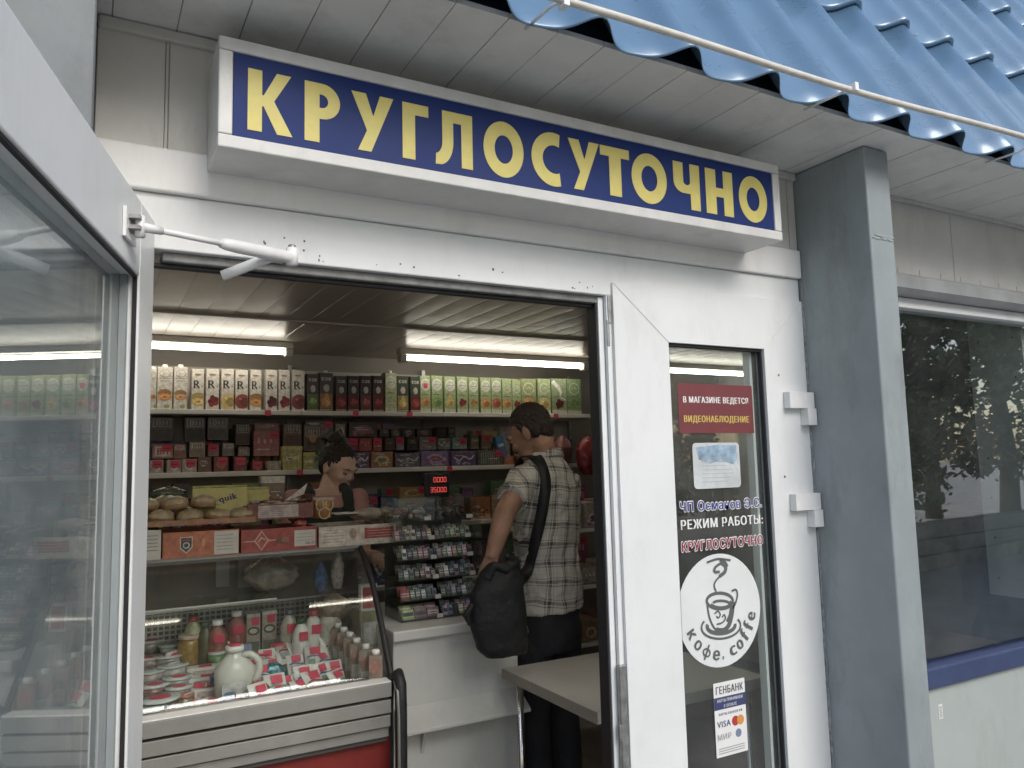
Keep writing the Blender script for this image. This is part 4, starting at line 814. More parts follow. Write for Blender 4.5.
# stack of butter packs
for k,(px,pb) in enumerate([(205,676),(207,686),(210,697),(215,710)]):
    p=tr(px,pb); w=MB(); X_=Matrix.Translation(p+Vector((0,0,.001)))@Matrix.Rotation(-.10,4,'Z')
    w.box(-.058,.062,-.02,.03,0,.032,MILK,X_); w.box(-.020,.022,-.012,.022,.0325,.0332,PINK,X_); w.box(-.04,.045,-.0208,-.0204,.006,.024,cm((.25,.42,.50)) if k==3 else cm((.55,.42,.40)),X_)
    o=put('butter_pack',f"white butter block with pink label, {ORD[k]} from the back of its row",'butter','butter blocks in a row',w,p)
    b=o.modifiers.new('bevel','BEVEL'); b.width=.005; b.segments=2
# jug
p=tr(234,704); pt=at(233,637,Y=p.y).z-p.z; w=MB(); J=mat('jug_plastic',(.60,.60,.55),.25,var=.06,vs=10)
sx=1.02; pt*=.90
w.lathe([(.052,0),(.058,.01),(.060,pt*.42),(.062,pt*.60),(.040,pt*.74),(.026,pt*.82),(.024,pt*.88)],J,p,24,sx=sx,sy=.8)
jug=thing('milk_jug','large white plastic jug of milk with loop handle and pink topped cap','jug',p,group=None)
w.build('jug_body',jug)
w=MB(); w.lathe([(.029,pt*.88),(.029,pt*.96),(.024,pt*.97)],WPL,p,18); w.lathe([(.020,pt*.971),(.019,pt)],PINK,p,14); w.build('cap',jug)
w=MB(); w.tube([p+Vector(q) for q in [(.02,-.01,pt*.80),(.046,-.012,pt*.81),(.062,-.015,pt*.76),(.074,-.02,pt*.66),(.076,-.02,pt*.55),(.070,-.02,pt*.44),(.055,-.02,pt*.36)]],.011,J,10); w.build('handle',jug)
w=MB(); w.box(p.x-.045,p.x+.035,p.y-.0505,p.y-.0475,p.z+pt*.18,p.z+pt*.40,cm((.50,.52,.50))); w.build('label',jug)
# blue foil pack in front of the jug
for k,(px,pb,c,ds) in enumerate([(232,700,(.18,.22,.30),'crinkled blue and silver pack leaning on the jug'),(272,684,(.05,.20,.24),'crinkled teal pack right of the jug'),(256,704,(.45,.20,.18),'crinkled white and red pack at the front right of the jug'),(222,690,(.2,.28,.4),'crinkled pale blue pack left of the jug base')]):
    p=tr(px,pb); w=MB(); n=12;vs=[]
    rng=random.Random(k)
    for j in range(8):
        t=j/7
        for i in range(n):
            a=2*math.pi*i/n; q=(.25+.75*math.sin(math.pi*t)**.5)*(1+rng.uniform(-.18,.18)); vs.append((p.x+q*.040*math.cos(a),p.y-.03+q*.022*math.sin(a)+t*.02,p.z+t*.075))
    w.add(vs,[(j*n+i,j*n+(i+1)%n,(j+1)*n+(i+1)%n,(j+1)*n+i) for j in range(7) for i in range(n)]+[tuple(reversed(range(n))),tuple(7*n+i for i in range(n))],mat('foil_%d'%k,c,.25,metal=.2,var=.7,vs=90),False); put('foil_pack',ds,'packet',GD,w,p)
# sachets in slanted rows
rng=random.Random(9); n=0
rows=[(3,[(268,672),(285,664),(302,662),(319,660),(334,659)]),(2,[(262,690),(279,681),(297,677),(314,673),(331,671)]),(1,[(276,702),(289,697),(306,692),(323,686),(340,684)]),(0,[(262,713),(288,706),(304,701),(322,696),(342,692)])]
for ri,row in rows:
    for ci,(px,pb) in enumerate(row):
        px+=rng.uniform(-3,3); pb+=rng.uniform(-2,1.5)
        for sub in range(1):
            p=tr(px,pb+2); w=MB(); X_=Matrix.Translation(p+Vector((0,0,.012)))@Matrix.Rotation(rng.uniform(-.2,.75),4,'Z')@Matrix.Rotation(rad(-38+rng.uniform(-14,12)),4,'X')@Matrix.Scale(rng.uniform(.82,1.05),4)
            # pillow pack
            N=7; vs=[];W2,H2=.034,.050
            for sgn in (-1,1):
                for a in range(N):
                    for b in range(N):
                        u=a/(N-1)*2-1; v=b/(N-1)*2-1; th=.012*((1-u**4)*(1-v**4))**.6*(1+rng.uniform(-.15,.15))
                        vs.append((u*W2,sgn*th+(.02 if False else 0),v*H2+.04))
            fs=[]
            for q in range(2):
                for a in range(N-1):
                    for b in range(N-1):
                        i0=q*N*N+a*N+b; f=(i0,i0+N,i0+N+1,i0+1); fs.append(f if q==0 else tuple(reversed(f)))
            w.add(vs,fs,MILK,True,X_)
            fr=(X_@Vector((0,-.0155,.045)),(X_.to_3x3()@Vector((1,0,0))),(X_.to_3x3()@Vector((0,0,1))))
            w.rect(-.017,.019,.006,.034,fr,.0005,PINK); w.rect(-.024,.024,-.030,-.010,fr,.0003,cm(rng.choice([(.35,.42,.44),(.25,.40,.28),(.50,.30,.28),(.40,.42,.38)]))); w.rect(-.024,.0,-.038,-.034,fr,.0003,cm((.08,.08,.09))); w.stroke([(-.028,-.004),(-.01,.002),(.028,-.006)],.007,fr,.0004,cm(rng.choice([(.10,.16,.35),(.40,.08,.08),(.10,.25,.15)])))
            put('dairy_sachet',f"white sachet with pink label, {ORD[ci]} from left in the {['front','second','third','back'][ri]} slanted row",'sachet','white sachets in slanted rows',w,p)
rng=random.Random(31)
for k,(px,pb) in enumerate([(262,706),(196,714),(252,712),(204,660),(241,672),(268,682),(226,716),(178,680),(212,718),(280,712),(176,668),(198,700),(190,724),(172,726),(240,714),(249,694),(256,676),(270,694),(247,664),(226,662)]):
    p=tr(px,pb); w=MB(); X_=Matrix.Translation(p+Vector((0,0,.002)))@Matrix.Rotation(rng.uniform(-.8,.8),4,'Z')@Matrix.Rotation(rad(rng.uniform(-50,-15)),4,'X')
    c=rng.choice([(.62,.62,.60),(.5,.5,.46),(.40,.12,.10),(.12,.18,.30)]); a_=rng.uniform(.022,.034); b_=rng.uniform(.05,.075)
    w.box(-a_,a_,-.008,.008,0,b_,cm(c,.3),X_); fr=(X_@Vector((0,-.0082,0)),X_.to_3x3()@Vector((1,0,0)),X_.to_3x3()@Vector((0,0,1)))
    w.rect(-a_*.6,a_*.5,b_*.45,b_*.85,fr,.0004,PINK if k%3 else cm((.15,.2,.4))); w.rect(-a_*.8,a_*.8,b_*.12,b_*.28,fr,.0004,cm((.3,.35,.4)))
    o=put('dairy_pack',f"small flat dairy pack lying loose among the cups and jug, {ORD[k]} of ten by nearness to the door" if False else "small flat dairy pack lying loose between the cups, jug and sachets",'pack','loose flat dairy packs',w,p); bv_=o.modifiers.new('b','BEVEL'); bv_.width=.005; bv_.segments=2
# brown cartons standing along the right end
for k,(px,pb) in enumerate([(338,662),(344,668),(350,675),(357,683),(366,691),(376,699)]):
    p=tr(px,pb); w=MB(); hh=.125+.004*k; X_=Matrix.Translation(p)@Matrix.Rotation(-.35,4,'Z')
    w.box(-.022,.022,-.02,.02,0,hh,cm((.26,.19,.14)),X_); w.box(-.0225,-.022,-.018,.018,hh*.3,hh*.7,cm((.45,.10,.08)),X_); w.box(-.016,.018,-.0206,-.0203,hh*.15,hh*.5,cm((.5,.48,.44)),X_); w.box(-.018,.016,-.0207,-.0203,hh*.6,hh*.85,cm((.35,.15,.10)),X_)
    w.lathe([(.013,hh),(.013,hh+.014),(.011,hh+.016)],WPL,tuple(p),12)
    put('milk_carton',f"brown milk carton with white cap, {ORD[k]} in the fridge's diagonal row",'carton','brown cartons at the right end of the fridge',w,p)
# items standing on inner right part
p=tr(372,668); w=MB(); w.box(p.x-.04,p.x+.02,p.y,p.y+.03,1.0-.02,1.075,cm((.6,.6,.57))); fr=fr_y(p.x-.01,p.y,0); w.rect(-.024,.022,.99,1.065,fr,.0008,cm((.48,.05,.05))); w.rect(-.012,.012,1.01,1.045,fr,.0012,cm((.35,.03,.04)))
w.box(p.x-.045,p.x+.03,p.y+.001,p.y+.10,.94,.979,cm((.24,.24,.12))); w.box(p.x-.03,p.x+.03,p.y-.0005,p.y+.0005,.86,.9395,cm((.5,.5,.5)))
w.box(p.x-.04,p.x+.035,p.y+.0015,p.y+.10,p.z,.9395,cm((.3,.28,.22)))
tag(w.build('product_box',None,loc=(p.x,p.y,p.z)),'stacked boxes with a red pennant card at the right end of the fridge','box')
bag('plastic_bag','translucent crumpled bag of bread rolls hanging in the upper part of the fridge','bag',.64,3.10,1.045,.20,.12,.13,mat('crumpled_bag',(.34,.30,.26),.25,var=.5,vs=20,bump=.8,bs=30),8)
bag('plastic_bag','small blue and white pouch in the upper right part of the fridge','bag',.80,2.98,1.04,.05,.05,.11,mat('blue_pouch',(.10,.16,.30),.3,var=.8,vs=40,bump=.4,bs=30),3)
bag('plastic_bag','slim white and red pouch with pointed top in the upper right part of the fridge','bag',.87,3.0,1.04,.05,.04,.14,mat('white_pouch',(.45,.40,.38),.3,var=.6,vs=60,bump=.4,bs=30),4)
bag('plastic_bag','crumpled clear bag of brown nuts under the pouches in the fridge','bag',.84,2.96,.93,.13,.10,.10,mat('nut_bag',(.22,.17,.12),.3,var=.6,vs=70,bump=.8,bs=40),6)
# ================================================================== boxes on top of the fridge
YB=2.86; ZB=1.2145
def obox(p0,p1,pt,c,d=.20): 
    a=at(p0,550,Y=YB).x; b=at(p1,545,Y=YB).x; zt=at((p0+p1)/2,pt,Y=YB).z; return a,b,zt
ORB=cm((.46,.13,.045)); RDB=cm((.34,.045,.035)); LBL=mat('paper_label',(.52,.51,.47),.7,var=.1,vs=30)
def cookiebox(p0,p1,pt,m,label,fn,d=.24):
    a,b,zt=obox(p0,p1,pt,m,d); w=MB(); t=.004
    w.box(a,b,YB,YB+t,ZB,zt,m); w.box(a,b,YB+d-t,YB+d,ZB,zt,m); w.box(a,a+t,YB+t,YB+d-t,ZB,zt,m); w.box(b-t,b,YB+t,YB+d-t,ZB,zt,m); w.box(a+t,b-t,YB+t,YB+d-t,ZB,ZB+.004,m)
    w.box(a+t,b-t,YB+t,YB+d-t,zt-.018,zt-.014,m)
    fn(w,a,b,zt,fr_y(0,YB,0)); return tag(w.build('cookie_box',None,loc=((a+b)/2,YB+d/2,ZB),bevel=.001),label,'box','cardboard boxes along the top of the fridge')
def f0(w,a,b,zt,fr): w.rect(b-.07,b-.003,ZB+.004,zt-.006,fr,.0008,LBL); [w.rect(b-.065,b-.01,zt-.02-k*.012,zt-.017-k*.012,fr,.0012,cm((.25,.25,.24))) for k in range(5)]
def f1(w,a,b,zt,fr):
    c=a+(b-a)*.30; z=(ZB+zt)/2; w.sheet([(c-.020,z+.026),(c-.020,z-.010),(c,z-.030),(c+.020,z-.010),(c+.020,z+.026)],fr,.0008,cm((.55,.50,.45))); w.sheet([(c-.017,z+.023),(c-.017,z-.008),(c,z-.025),(c+.017,z-.008),(c+.017,z+.023)],fr,.0012,cm((.05,.07,.08)))
    w.ring(c,z-.002,.009,.009,.004,fr,.0016,cm((.5,.5,.48))); w.rect(c-.012,c+.012,z+.012,z+.018,fr,.0016,cm((.35,.08,.05)))
    w.oval(a+(b-a)*.52,z+.004,.006,.014,fr,.001,cm((.6,.30,.15))); q=b-.082; w.rect(q,b-.002,ZB+.004,zt-.004,fr,.001,LBL)
    for k in range(5): w.rect(q+.008,b-.02,zt-.02-k*.012,zt-.0175-k*.012,fr,.0014,cm((.28,.28,.27)))
def f2(w,a,b,zt,fr):
    c=a+(b-a)*.26; z=(ZB+zt)/2; w.rect(a+.004,a+(b-a)*.62,z-.003,z+.001,fr,.0006,cm((.55,.35,.25))); w.sheet([(c-.026,z),(c,z-.036),(c+.026,z),(c,z+.036)],fr,.001,cm((.55,.33,.26))); w.sheet([(c-.020,z),(c,z-.028),(c+.020,z),(c,z+.028)],fr,.0014,cm((.40,.07,.05))); w.stroke([(c-.012,z-.004),(c,z+.010),(c+.012,z+.002)],.004,fr,.0018,cm((.6,.45,.35)))
    w.oval(a+(b-a)*.50,z-.006,.018,.009,fr,.001,cm((.15,.06,.03))); w.oval(a+(b-a)*.57,z-.002,.014,.010,fr,.0012,cm((.30,.15,.08)))
    w.rect(b-.082,b-.006,ZB+.012,zt-.012,fr,.001,LBL); w.text('250-127',b-.026,ZB+.018,fr,.0014,cm((.05,.05,.05)),.008,.034,bold=.03)
    for k in range(3): w.rect(b-.075,b-.015,zt-.026-k*.012,zt-.024-k*.012,fr,.0014,cm((.3,.3,.29)))
def f3(w,a,b,zt,fr):
    W_=b-a; w.rect(a+.006,a+W_*.33,ZB+.008,zt-.008,fr,.0008,cm((.60,.55,.48)))
    for k in range(5): w.rect(a+.014,a+W_*.30,ZB+.016+k*.011,ZB+.0185+k*.011,fr,.0012,cm((.35,.30,.27)))
    w.oval(a+W_*.43,(ZB+zt)/2+.008,.014,.02,fr,.001,cm((.35,.24,.18))); w.rect(a+W_*.58,b-.01,ZB+.022,zt-.012,fr,.001,cm((.34,.04,.035))); 
    for k in range(4): w.rect(a+W_*.62,b-.02,ZB+.030+k*.010,ZB+.032+k*.010,fr,.0014,cm((.55,.35,.3)))
cookiebox(120,161,531,LBL,'pale box with a grey label, leftmost beside the open door',f0)
cookiebox(162.5,239,531,ORB,'orange cardboard box with a dark shield emblem and a white label',f1)
cookiebox(241,317,528,RDB,'red cardboard box with a pale diamond emblem and a white label',f2)
cookiebox(319,396,525,cm((.50,.45,.38)),'white cardboard box with a dark red panel at the right end of the fridge top',f3)
ZT=1.315
# board with gingerbread
w=MB(); a=at(130,527,Y=2.88).x; b=at(255,527,Y=2.88).x; w.box(a,b,2.87,3.16,1.322,1.330,cm((.36,.16,.07))); w.box(a,b,2.866,2.8698,1.322,1.340,cm((.36,.16,.07)))
tag(w.build('tray',None,loc=(.2,3,1.322)),'flat brown cardboard tray under the gingerbread bags','tray')
GB=mat('gingerbread_glaze',(.42,.34,.22),.28,var=.35,vs=25,bump=.4,bs=30)
rng=random.Random(8); G2=mat('gingerbread_base',(.30,.19,.09),.5,var=.3,vs=40); n_=0
for ly,(yy,z0,xs) in enumerate(((2.925,1.331,(.135,.235,.330,.420,.50)),(2.955,1.376,(.180,.275,.370)),(3.05,1.331,(.14,.235,.33)),(3.06,1.376,(.17,.26)))):
    for x_ in xs:
        r=rng.uniform(.042,.048); h=rng.uniform(.038,.046); w=MB(); X_=Matrix.Translation((x_+rng.uniform(-.006,.006),yy,z0))@Matrix.Rotation(rng.uniform(-.12,.12),4,'X')@Matrix.Rotation(rng.uniform(-.12,.12),4,'Y')
        w.lathe([(r*.92,0),(r,.006),(r*1.0,.014)],G2,seg=20,X=X_); w.lathe([(r*1.0,.0142),(r*1.02,h*.45),(r*.9,h*.72),(r*.6,h*.93),(r*.25,h),(.001,h*1.01)],GB,seg=20,X=X_)
        for q in range(len(w.v)): v_=w.v[q]; w.v[q]=v_+Vector((.0016*math.sin(v_.z*300+n_),.0016*math.sin(v_.x*250),.0022*math.sin(v_.x*160+v_.y*130+n_)))
        put('gingerbread',f"round glazed gingerbread, {ORD[xs.index(x_)]} from left in the {['front lower','front upper','back lower','back upper'][ly]} row on the tray",'gingerbread','gingerbreads on the brown tray',w,(x_,yy,z0)); n_+=1
# quik pack
p=at(218,508,Y=2.99); w=MB(); YG=mat('quik_yellow',(.50,.46,.17),.35,var=.2,vs=20)
X_=Matrix.Translation((p.x,2.99,1.336))@Matrix.Rotation(rad(-12),4,'X'); a,b=-.085,.105
w.box(a,b,0,.04,0,.110,YG,X_); w.box(a,b,-.001,.041,.1102,.118,cm((.34,.40,.08)),X_)
fr=(X_@Vector((0,0,0)),X_.to_3x3()@Vector((1,0,0)),X_.to_3x3()@Vector((0,0,1)))
dq=math.cos(.2),math.sin(.2); fr2=(fr[0],fr[1]*dq[0]+fr[2]*dq[1],fr[2]*dq[0]-fr[1]*dq[1])
w.text('quik',.05,.045,fr2,.001,cm((.04,.05,.16)),.030,.062,bold=.05); w.stroke(sm([(-.04,.065),(-.02,.07),(0,.064),(.02,.07)]),.003,fr,.001,cm((.25,.2,.1))); w.stroke(sm([(-.03,.042),(-.01,.05),(.01,.043)]),.003,fr,.001,cm((.25,.2,.1)))
w.sheet([(.0,.004),(.10,.004),(.10,.030),(.06,.034)],fr,.001,cm((.45,.25,.12))); w.stroke([(.01,.008),(.05,.024),(.095,.034)],.007,fr,.0014,cm((.62,.58,.50)))
tag(w.build('cocoa_pack',None,loc=(p.x,2.99,1.33),bevel=.002),'yellow pack lettered quik standing behind the gingerbreads','pack')
w=MB(); p=at(250,506,Y=3.06); w.box(p.x-.05,p.x+.07,3.06,3.10,1.335,1.43,YG); w.box(p.x-.05,p.x+.07,3.0594,3.101,1.4302,1.440,cm((.34,.40,.08))); w.text('N',p.x-.035,1.385,fr_y(0,3.06,0),.001,cm((.06,.05,.1)),.02,.016,bold=.04)
tag(w.build('cocoa_pack',None,loc=(p.x,3.06,1.335),bevel=.002),'second yellow pack partly hidden behind the open chocolate box','pack')
# open display box with sweets
a=at(247,515,Y=2.92).x; b=at(312,515,Y=2.92).x; w=MB(); DRB=cm((.22,.06,.045)); za=1.325
w.box(a,b,2.90,2.904,za,za+.055,DRB); w.box(a,a+.004,2.9045,3.08,za,za+.05,DRB); w.box(b-.004,b,2.9045,3.08,za,za+.085,DRB); w.box(a,b,3.08,3.084,za,za+.05,DRB); w.box(a+.004,b-.004,2.9045,3.08,za,za+.004,DRB)
fr=fr_y(0,2.90,0); w.rect(a+.035,b-.055,za+.006,za+.050,fr,.001,cm((.46,.40,.37)))
for k in range(5): w.rect(a+.042,b-.065,za+.012+k*.007,za+.0135+k*.007,fr,.0014,cm((.28,.22,.2)))
rng=random.Random(2)
for k in range(26): w.ell((rng.uniform(a+.015,b-.02),rng.uniform(2.92,3.06),za+.045+rng.uniform(0,.02)),(.020,.012,.008),cm(rng.choice([(.16,.09,.06),(.42,.38,.34),(.3,.2,.14),(.5,.46,.42)]),.25),Matrix.Identity(4),8,6)
w.add([(b-.10,2.95,za+.06),(b-.02,2.96,za+.085),(b-.005,2.97,za+.125),(b-.06,2.96,za+.085)],[(0,1,2,3)],cm((.55,.5,.46)))
tag(w.build('sweets_box',None,loc=((a+b)/2,3.0,za)),'open dark red display box filled with small wrapped sweets','box')
w=MB(); p=at(273,494,Y=3.15); w.box(p.x-.045,p.x+.045,3.15,3.19,1.335,1.452,cm((.22,.15,.12))); w.box(p.x-.046,p.x+.046,3.149,3.191,1.4525,1.478,cm((.55,.52,.45))); decor(w,p.x-.045,p.x+.045,1.36,1.45,3.15,'cc',(.3,.2,.15),rng)
tag(w.build('snack_box',None,loc=(p.x,3.17,1.335)),'brown speckled box with cream top behind the open sweets box','box')
rng=random.Random(50)
for k,(px,py,wd,ht,yy,c,ds) in enumerate([(228,498,.13,.06,3.10,(.30,.34,.12),'green crumpled bag behind the quik pack'),(262,512,.07,.05,2.96,(.5,.46,.4),'white crumpled wrapper in front of the speckled box'),(296,510,.08,.07,3.05,(.45,.38,.33),'pale crumpled wrapper at the right end of the sweets box'),(168,492,.12,.05,3.12,(.12,.14,.10),'dark crumpled bag at the back left above the gingerbreads'),(300,522,.05,.04,2.93,(.42,.12,.10),'small red wrapper beside the wafer cup'),(376,520,.09,.05,3.08,(.42,.36,.30),'cream crumpled bag behind the notebook'),(240,519,.07,.03,2.92,(.55,.5,.42),'foil wrapped bar at the right end of the brown tray')]):
    p=at(px,py,Y=yy); bag('wrapped_snack',ds,'snack',p.x,yy,p.z-ht*.6,wd,.07,ht,mat('wrap_%d'%k,c,.22,var=.6,vs=45,bump=.8,bs=50),20+k)
# cone / cup of wafers
p=at(323,522,Y=2.93); w=MB(); CP=mat('patterned_cup',(.40,.22,.09),.4,var=.4,vs=30); z0=1.318; zt=at(323,498,Y=2.93).z-z0
w.lathe([(.036,0),(.038,zt*.5),(.044,zt*.9)],CP,(p.x,2.95,z0),22); w.lathe([(.046,zt*.88),(.050,zt*.97),(.046,zt*1.02),(.02,zt*1.04)],mat('crumpled_paper',(.52,.42,.35),.6,var=.3,vs=40),(p.x,2.95,z0),22)
fr=fr_y(p.x,2.95-.044,z0)
for q in (-.018,.018): w.ring(q,zt*.68,.014,.02,.004,fr,.001,cm((.6,.42,.2)))
w.ring(0,zt*.25,.02,.02,.004,fr,-.003,cm((.6,.42,.2))); tag(w.build('wafer_cup',None,loc=(p.x,2.95,z0)),'brown patterned paper cup with crumpled pale rim in front of the woman','cup')
w=MB(); p=at(346,521,Y=2.92); X_=Matrix.Translation((p.x,2.93,1.322))@Matrix.Rotation(.1,4,'Z'); w.box(-.04,.05,0,.09,0,.006,cm((.05,.045,.045)),X_); w.box(-.044,.052,-.004,.094,.0062,.0095,cm((.55,.54,.5)),X_)
tag(w.build('notebook',None,loc=(p.x,2.95,1.32),bevel=.001),'thin dark notebook with white top sheet on the white box','notebook')
bag('plastic_bag','beige crumpled bag lying beside the notebook','bag',at(372,528,Y=2.97).x,3.0,1.3,.16,.12,.045,mat('beige_wrap',(.36,.30,.24),.35,var=.3,vs=30,bump=.6,bs=40),12)
bag('plastic_bag','pinkish crumpled bag at the right end of the fridge top','bag',at(398,530,Y=2.98).x,3.03,1.215,.13,.12,.10,mat('pink_wrap',(.34,.20,.18),.3,var=.4,vs=40,bump=.6,bs=40),13)
# ================================================================== white till counter
WC=mat('till_counter_laminate',(.56,.56,.53),.42,var=.06,vs=5,dirt=.12)
C_=thing('till_counter','low white till counter between the fridge and the man','counter',(1.22,2.85,0))
w=MB(); w.box(.962,1.46,2.64,3.2,.02,.895,WC); w.build('cabinet',C_,bevel=.004)
w=MB(); w.box(.955,1.47,2.615,3.22,.8955,.932,WC); w.build('countertop',C_,bevel=.005)
w=MB(); w.prism([(2.55,.598),(2.55,.61),(2.639,.668),(2.639,.598)],(Vector((.965,0,0)),Vector((0,1,0)),Vector((0,0,1))),.495,WC); w.build('foot_ledge',C_,bevel=.002)
w=MB(); w.prism([(2.60,.59),(2.639,.59),(2.639,.50)],(Vector((1.06,0,0)),Vector((0,1,0)),Vector((0,0,1))),.012,WC); w.build('bracket',C_)
# gum rack
K_=thing('chewing_gum_rack','black tiered rack of chewing gum and small sweets on the till counter','rack',(1.20,2.85,.932))
RK=mat('rack_acrylic',(.10,.095,.09),.3)
rx0,rx1=1.035,1.365; xm=(rx0+rx1)/2
w=MB(); w.box(rx0,rx1,2.92,2.93,.933,1.33,RK); 
for x in (rx0,xm,rx1): w.box(x-.003,x+.003,2.74,2.9195,.933,1.31,CLEAR)
w.build('rack_frame',K_)
rng=random.Random(21)
zs=[.940,1.008,1.080,1.152,1.224]
for i,z in enumerate(zs):
    yb=2.74+i*.018
    w=MB(); w.box(rx0,rx1,yb,yb+.15,z-.004,z,RK); w.box(rx0,rx1,yb-.003,yb-.0005,z-.004,z+.012,CLEAR)
    for q in (xm-.016,rx1-.026): w.box(q-.012,q+.012,yb-.0055,yb-.0035,z-.003,z+.012,LBL)
    w.build('rack_tier',K_)
    for half in (0,1):
        x=(rx0 if half==0 else xm)+.005; k=0
        while x<(xm if half==0 else rx1)-.02:
            wd=.022 if (i,half)!=(0,0) else .05
            c=rng.choice([(.5,.5,.48),(.30,.31,.31),(.10,.11,.15),(.34,.27,.24),(.14,.14,.14),(.55,.55,.53),(.13,.17,.14),(.08,.08,.08)])
            if (i,half)==(0,0): c=rng.choice([(.16,.22,.08),(.30,.42,.12),(.2,.15,.1)])
            if (i,half,k)==(1,0,0): c=(.45,.05,.04); wd=.04
            w=MB()
            n_=2
            for j in range(n_):
                X_=Matrix.Translation((x,yb+.008+j*.03,z+.001+j*.012))@Matrix.Rotation(rad(-25),4,'X')
                cc=[min(.7,v*rng.uniform(.6,1.3)) for v in c]; w.box(0,wd-.003,0,.010,0,.040+rng.uniform(-.006,.004),cm(cc,.3),X_); w.box(.002,wd-.005,-.0008,-.0003,.012,.026,cm([min(.75,v+.25) for v in cc]) if rng.random()<.6 else cm((.05,.06,.12)),X_); w.box(.003,wd-.006,-.0010,-.0006,.017,.020,cm((.06,.06,.1)),X_)
            tag(w.build('gum_pack',None,loc=(x,yb,z)),f"{'small sweets packets' if wd>.03 else 'chewing gum packets'} in rack tier {['five','four','three','two','one'][i]}, {'left' if half==0 else 'right'} half, {ORD[k]} from left",'gum','chewing gum packets in the rack')
            x+=wd; k+=1
# plastic bins on top with foil sweets
for half,(a,b,ds) in enumerate(((rx0-.01,xm-.004,'left'),(xm+.004,rx1+.01,'right'))):
    w=MB(); y0=2.80;z0=1.296
    w.box(a,b,y0,y0+.002,z0,z0+.085,CLEAR); w.box(a,b,y0+.14,y0+.142,z0,z0+.085,CLEAR); w.box(a,a+.002,y0+.0025,y0+.139,z0,z0+.085,CLEAR); w.box(b-.002,b,y0+.0025,y0+.139,z0,z0+.085,CLEAR); w.box(a,b,y0,y0+.142,z0-.003,z0-.0005,CLEAR)
    w.box(b-.045,b-.018,y0-.0025,y0-.0008,z0,z0+.014,LBL)
    t=tag(w.build('sweets_bin',None,loc=(a,y0,z0)),f"clear plastic bin of {'bright' if half==0 else 'dark'} wrapped sweets on top of the gum rack, {ds} one",'bin')
    w=MB()
    for k in range(34):
        q=Matrix.Translation((rng.uniform(a+.015,b-.015),rng.uniform(y0+.015,y0+.12),z0+.008+rng.uniform(0,.035)))@Matrix.Rotation(rng.uniform(0,3),4,'Z')@Matrix.Rotation(rng.uniform(-.6,.6),4,'Y')
        c=rng.choice([(.45,.42,.40),(.28,.10,.08),(.45,.30,.12),(.12,.14,.20)] if half==0 else [(.05,.045,.04),(.10,.07,.06),(.2,.18,.18),(.03,.03,.03)])
        w.ell((0,0,0),(.020,.009,.008),cm(c,.2),q,8,6)
    w.build('wrapped_sweets',t)['kind']='stuff'
# customer display
V_=thing('customer_display','black customer display with two rows of red digits','display',(1.28,2.95,.932))
w=MB(); w.tube([(1.278,2.98,.933),(1.278,2.98,1.37)],.010,RUB,10); w.build('pole',V_)
w=MB(); w.box(1.226,1.331,2.955,2.985,1.366,1.476,RUB); w.build('housing',V_,bevel=.004)
w=MB(); w.box(1.232,1.325,2.9535,2.9547,1.372,1.470,mat('display_glass',(.012,.012,.014),.15)); w.build('screen',V_)
LED=mat('red_led',(.3,.01,.01),.4,emis=(1,.10,.08),es=.6); w=MB(); fr=fr_y(0,2.9533,0)
def seg(w,ch,x,z,h):
    wd=h*.55; S_={'0':'abcdef','1':'bc','3':'abgcd','5':'afgcd'}[ch]; t=h*.10
    P={'a':((0,h),(wd,h)),'b':((wd,h),(wd,h/2)),'c':((wd,h/2),(wd,0)),'d':((0,0),(wd,0)),'e':((0,0),(0,h/2)),'f':((0,h/2),(0,h)),'g':((0,h/2),(wd,h/2))}
    for k,s_ in enumerate(S_): (a,b)=P[s_]; w.stroke([(x+a[0],z+a[1]),(x+b[0],z+b[1])],t,fr,.0006+k*.00005,LED)
for k,ch in enumerate('0000'): seg(w,ch,1.258+k*.0150,1.438,.018)
for k,ch in enumerate('35000'): seg(w,ch,1.243+k*.0150,1.397,.018)
w.build('digits',V_)
# ================================================================== table
T_=thing('side_table','small beige laminate table just inside the entrance','table',(1.7,2.3,0))
TM=mat('table_laminate',(.50,.47,.42),.35,var=.08,vs=7); TE=mat('table_edge',(.30,.265,.22),.4,var=.08,vs=30)
w=MB(); w.box(1.377,2.09,2.0,2.61,.7155,.75,TM); w.box(1.3735,1.3765,2.0,2.61,.7153,.7502,TE)
for yy in (2.12,2.4): w.ell((1.373,yy,.733),(.001,.006,.006),METAL,seg=10,rings=6)
w.build('table_top',T_,bevel=.0025)
for x,y in ((1.42,2.56),(2.05,2.56),(1.42,2.06),(2.05,2.06)):
    if (x,y)==(1.42,2.06): x,y=1.60,2.10
    w=MB(); w.tube([(x,y,.003),(x,y,.715)],.014,CHROME,14); w.lathe([(.024,.0),(.024,.008),(.015,.012)],RUB,(x,y,0),14); w.build('leg',T_)
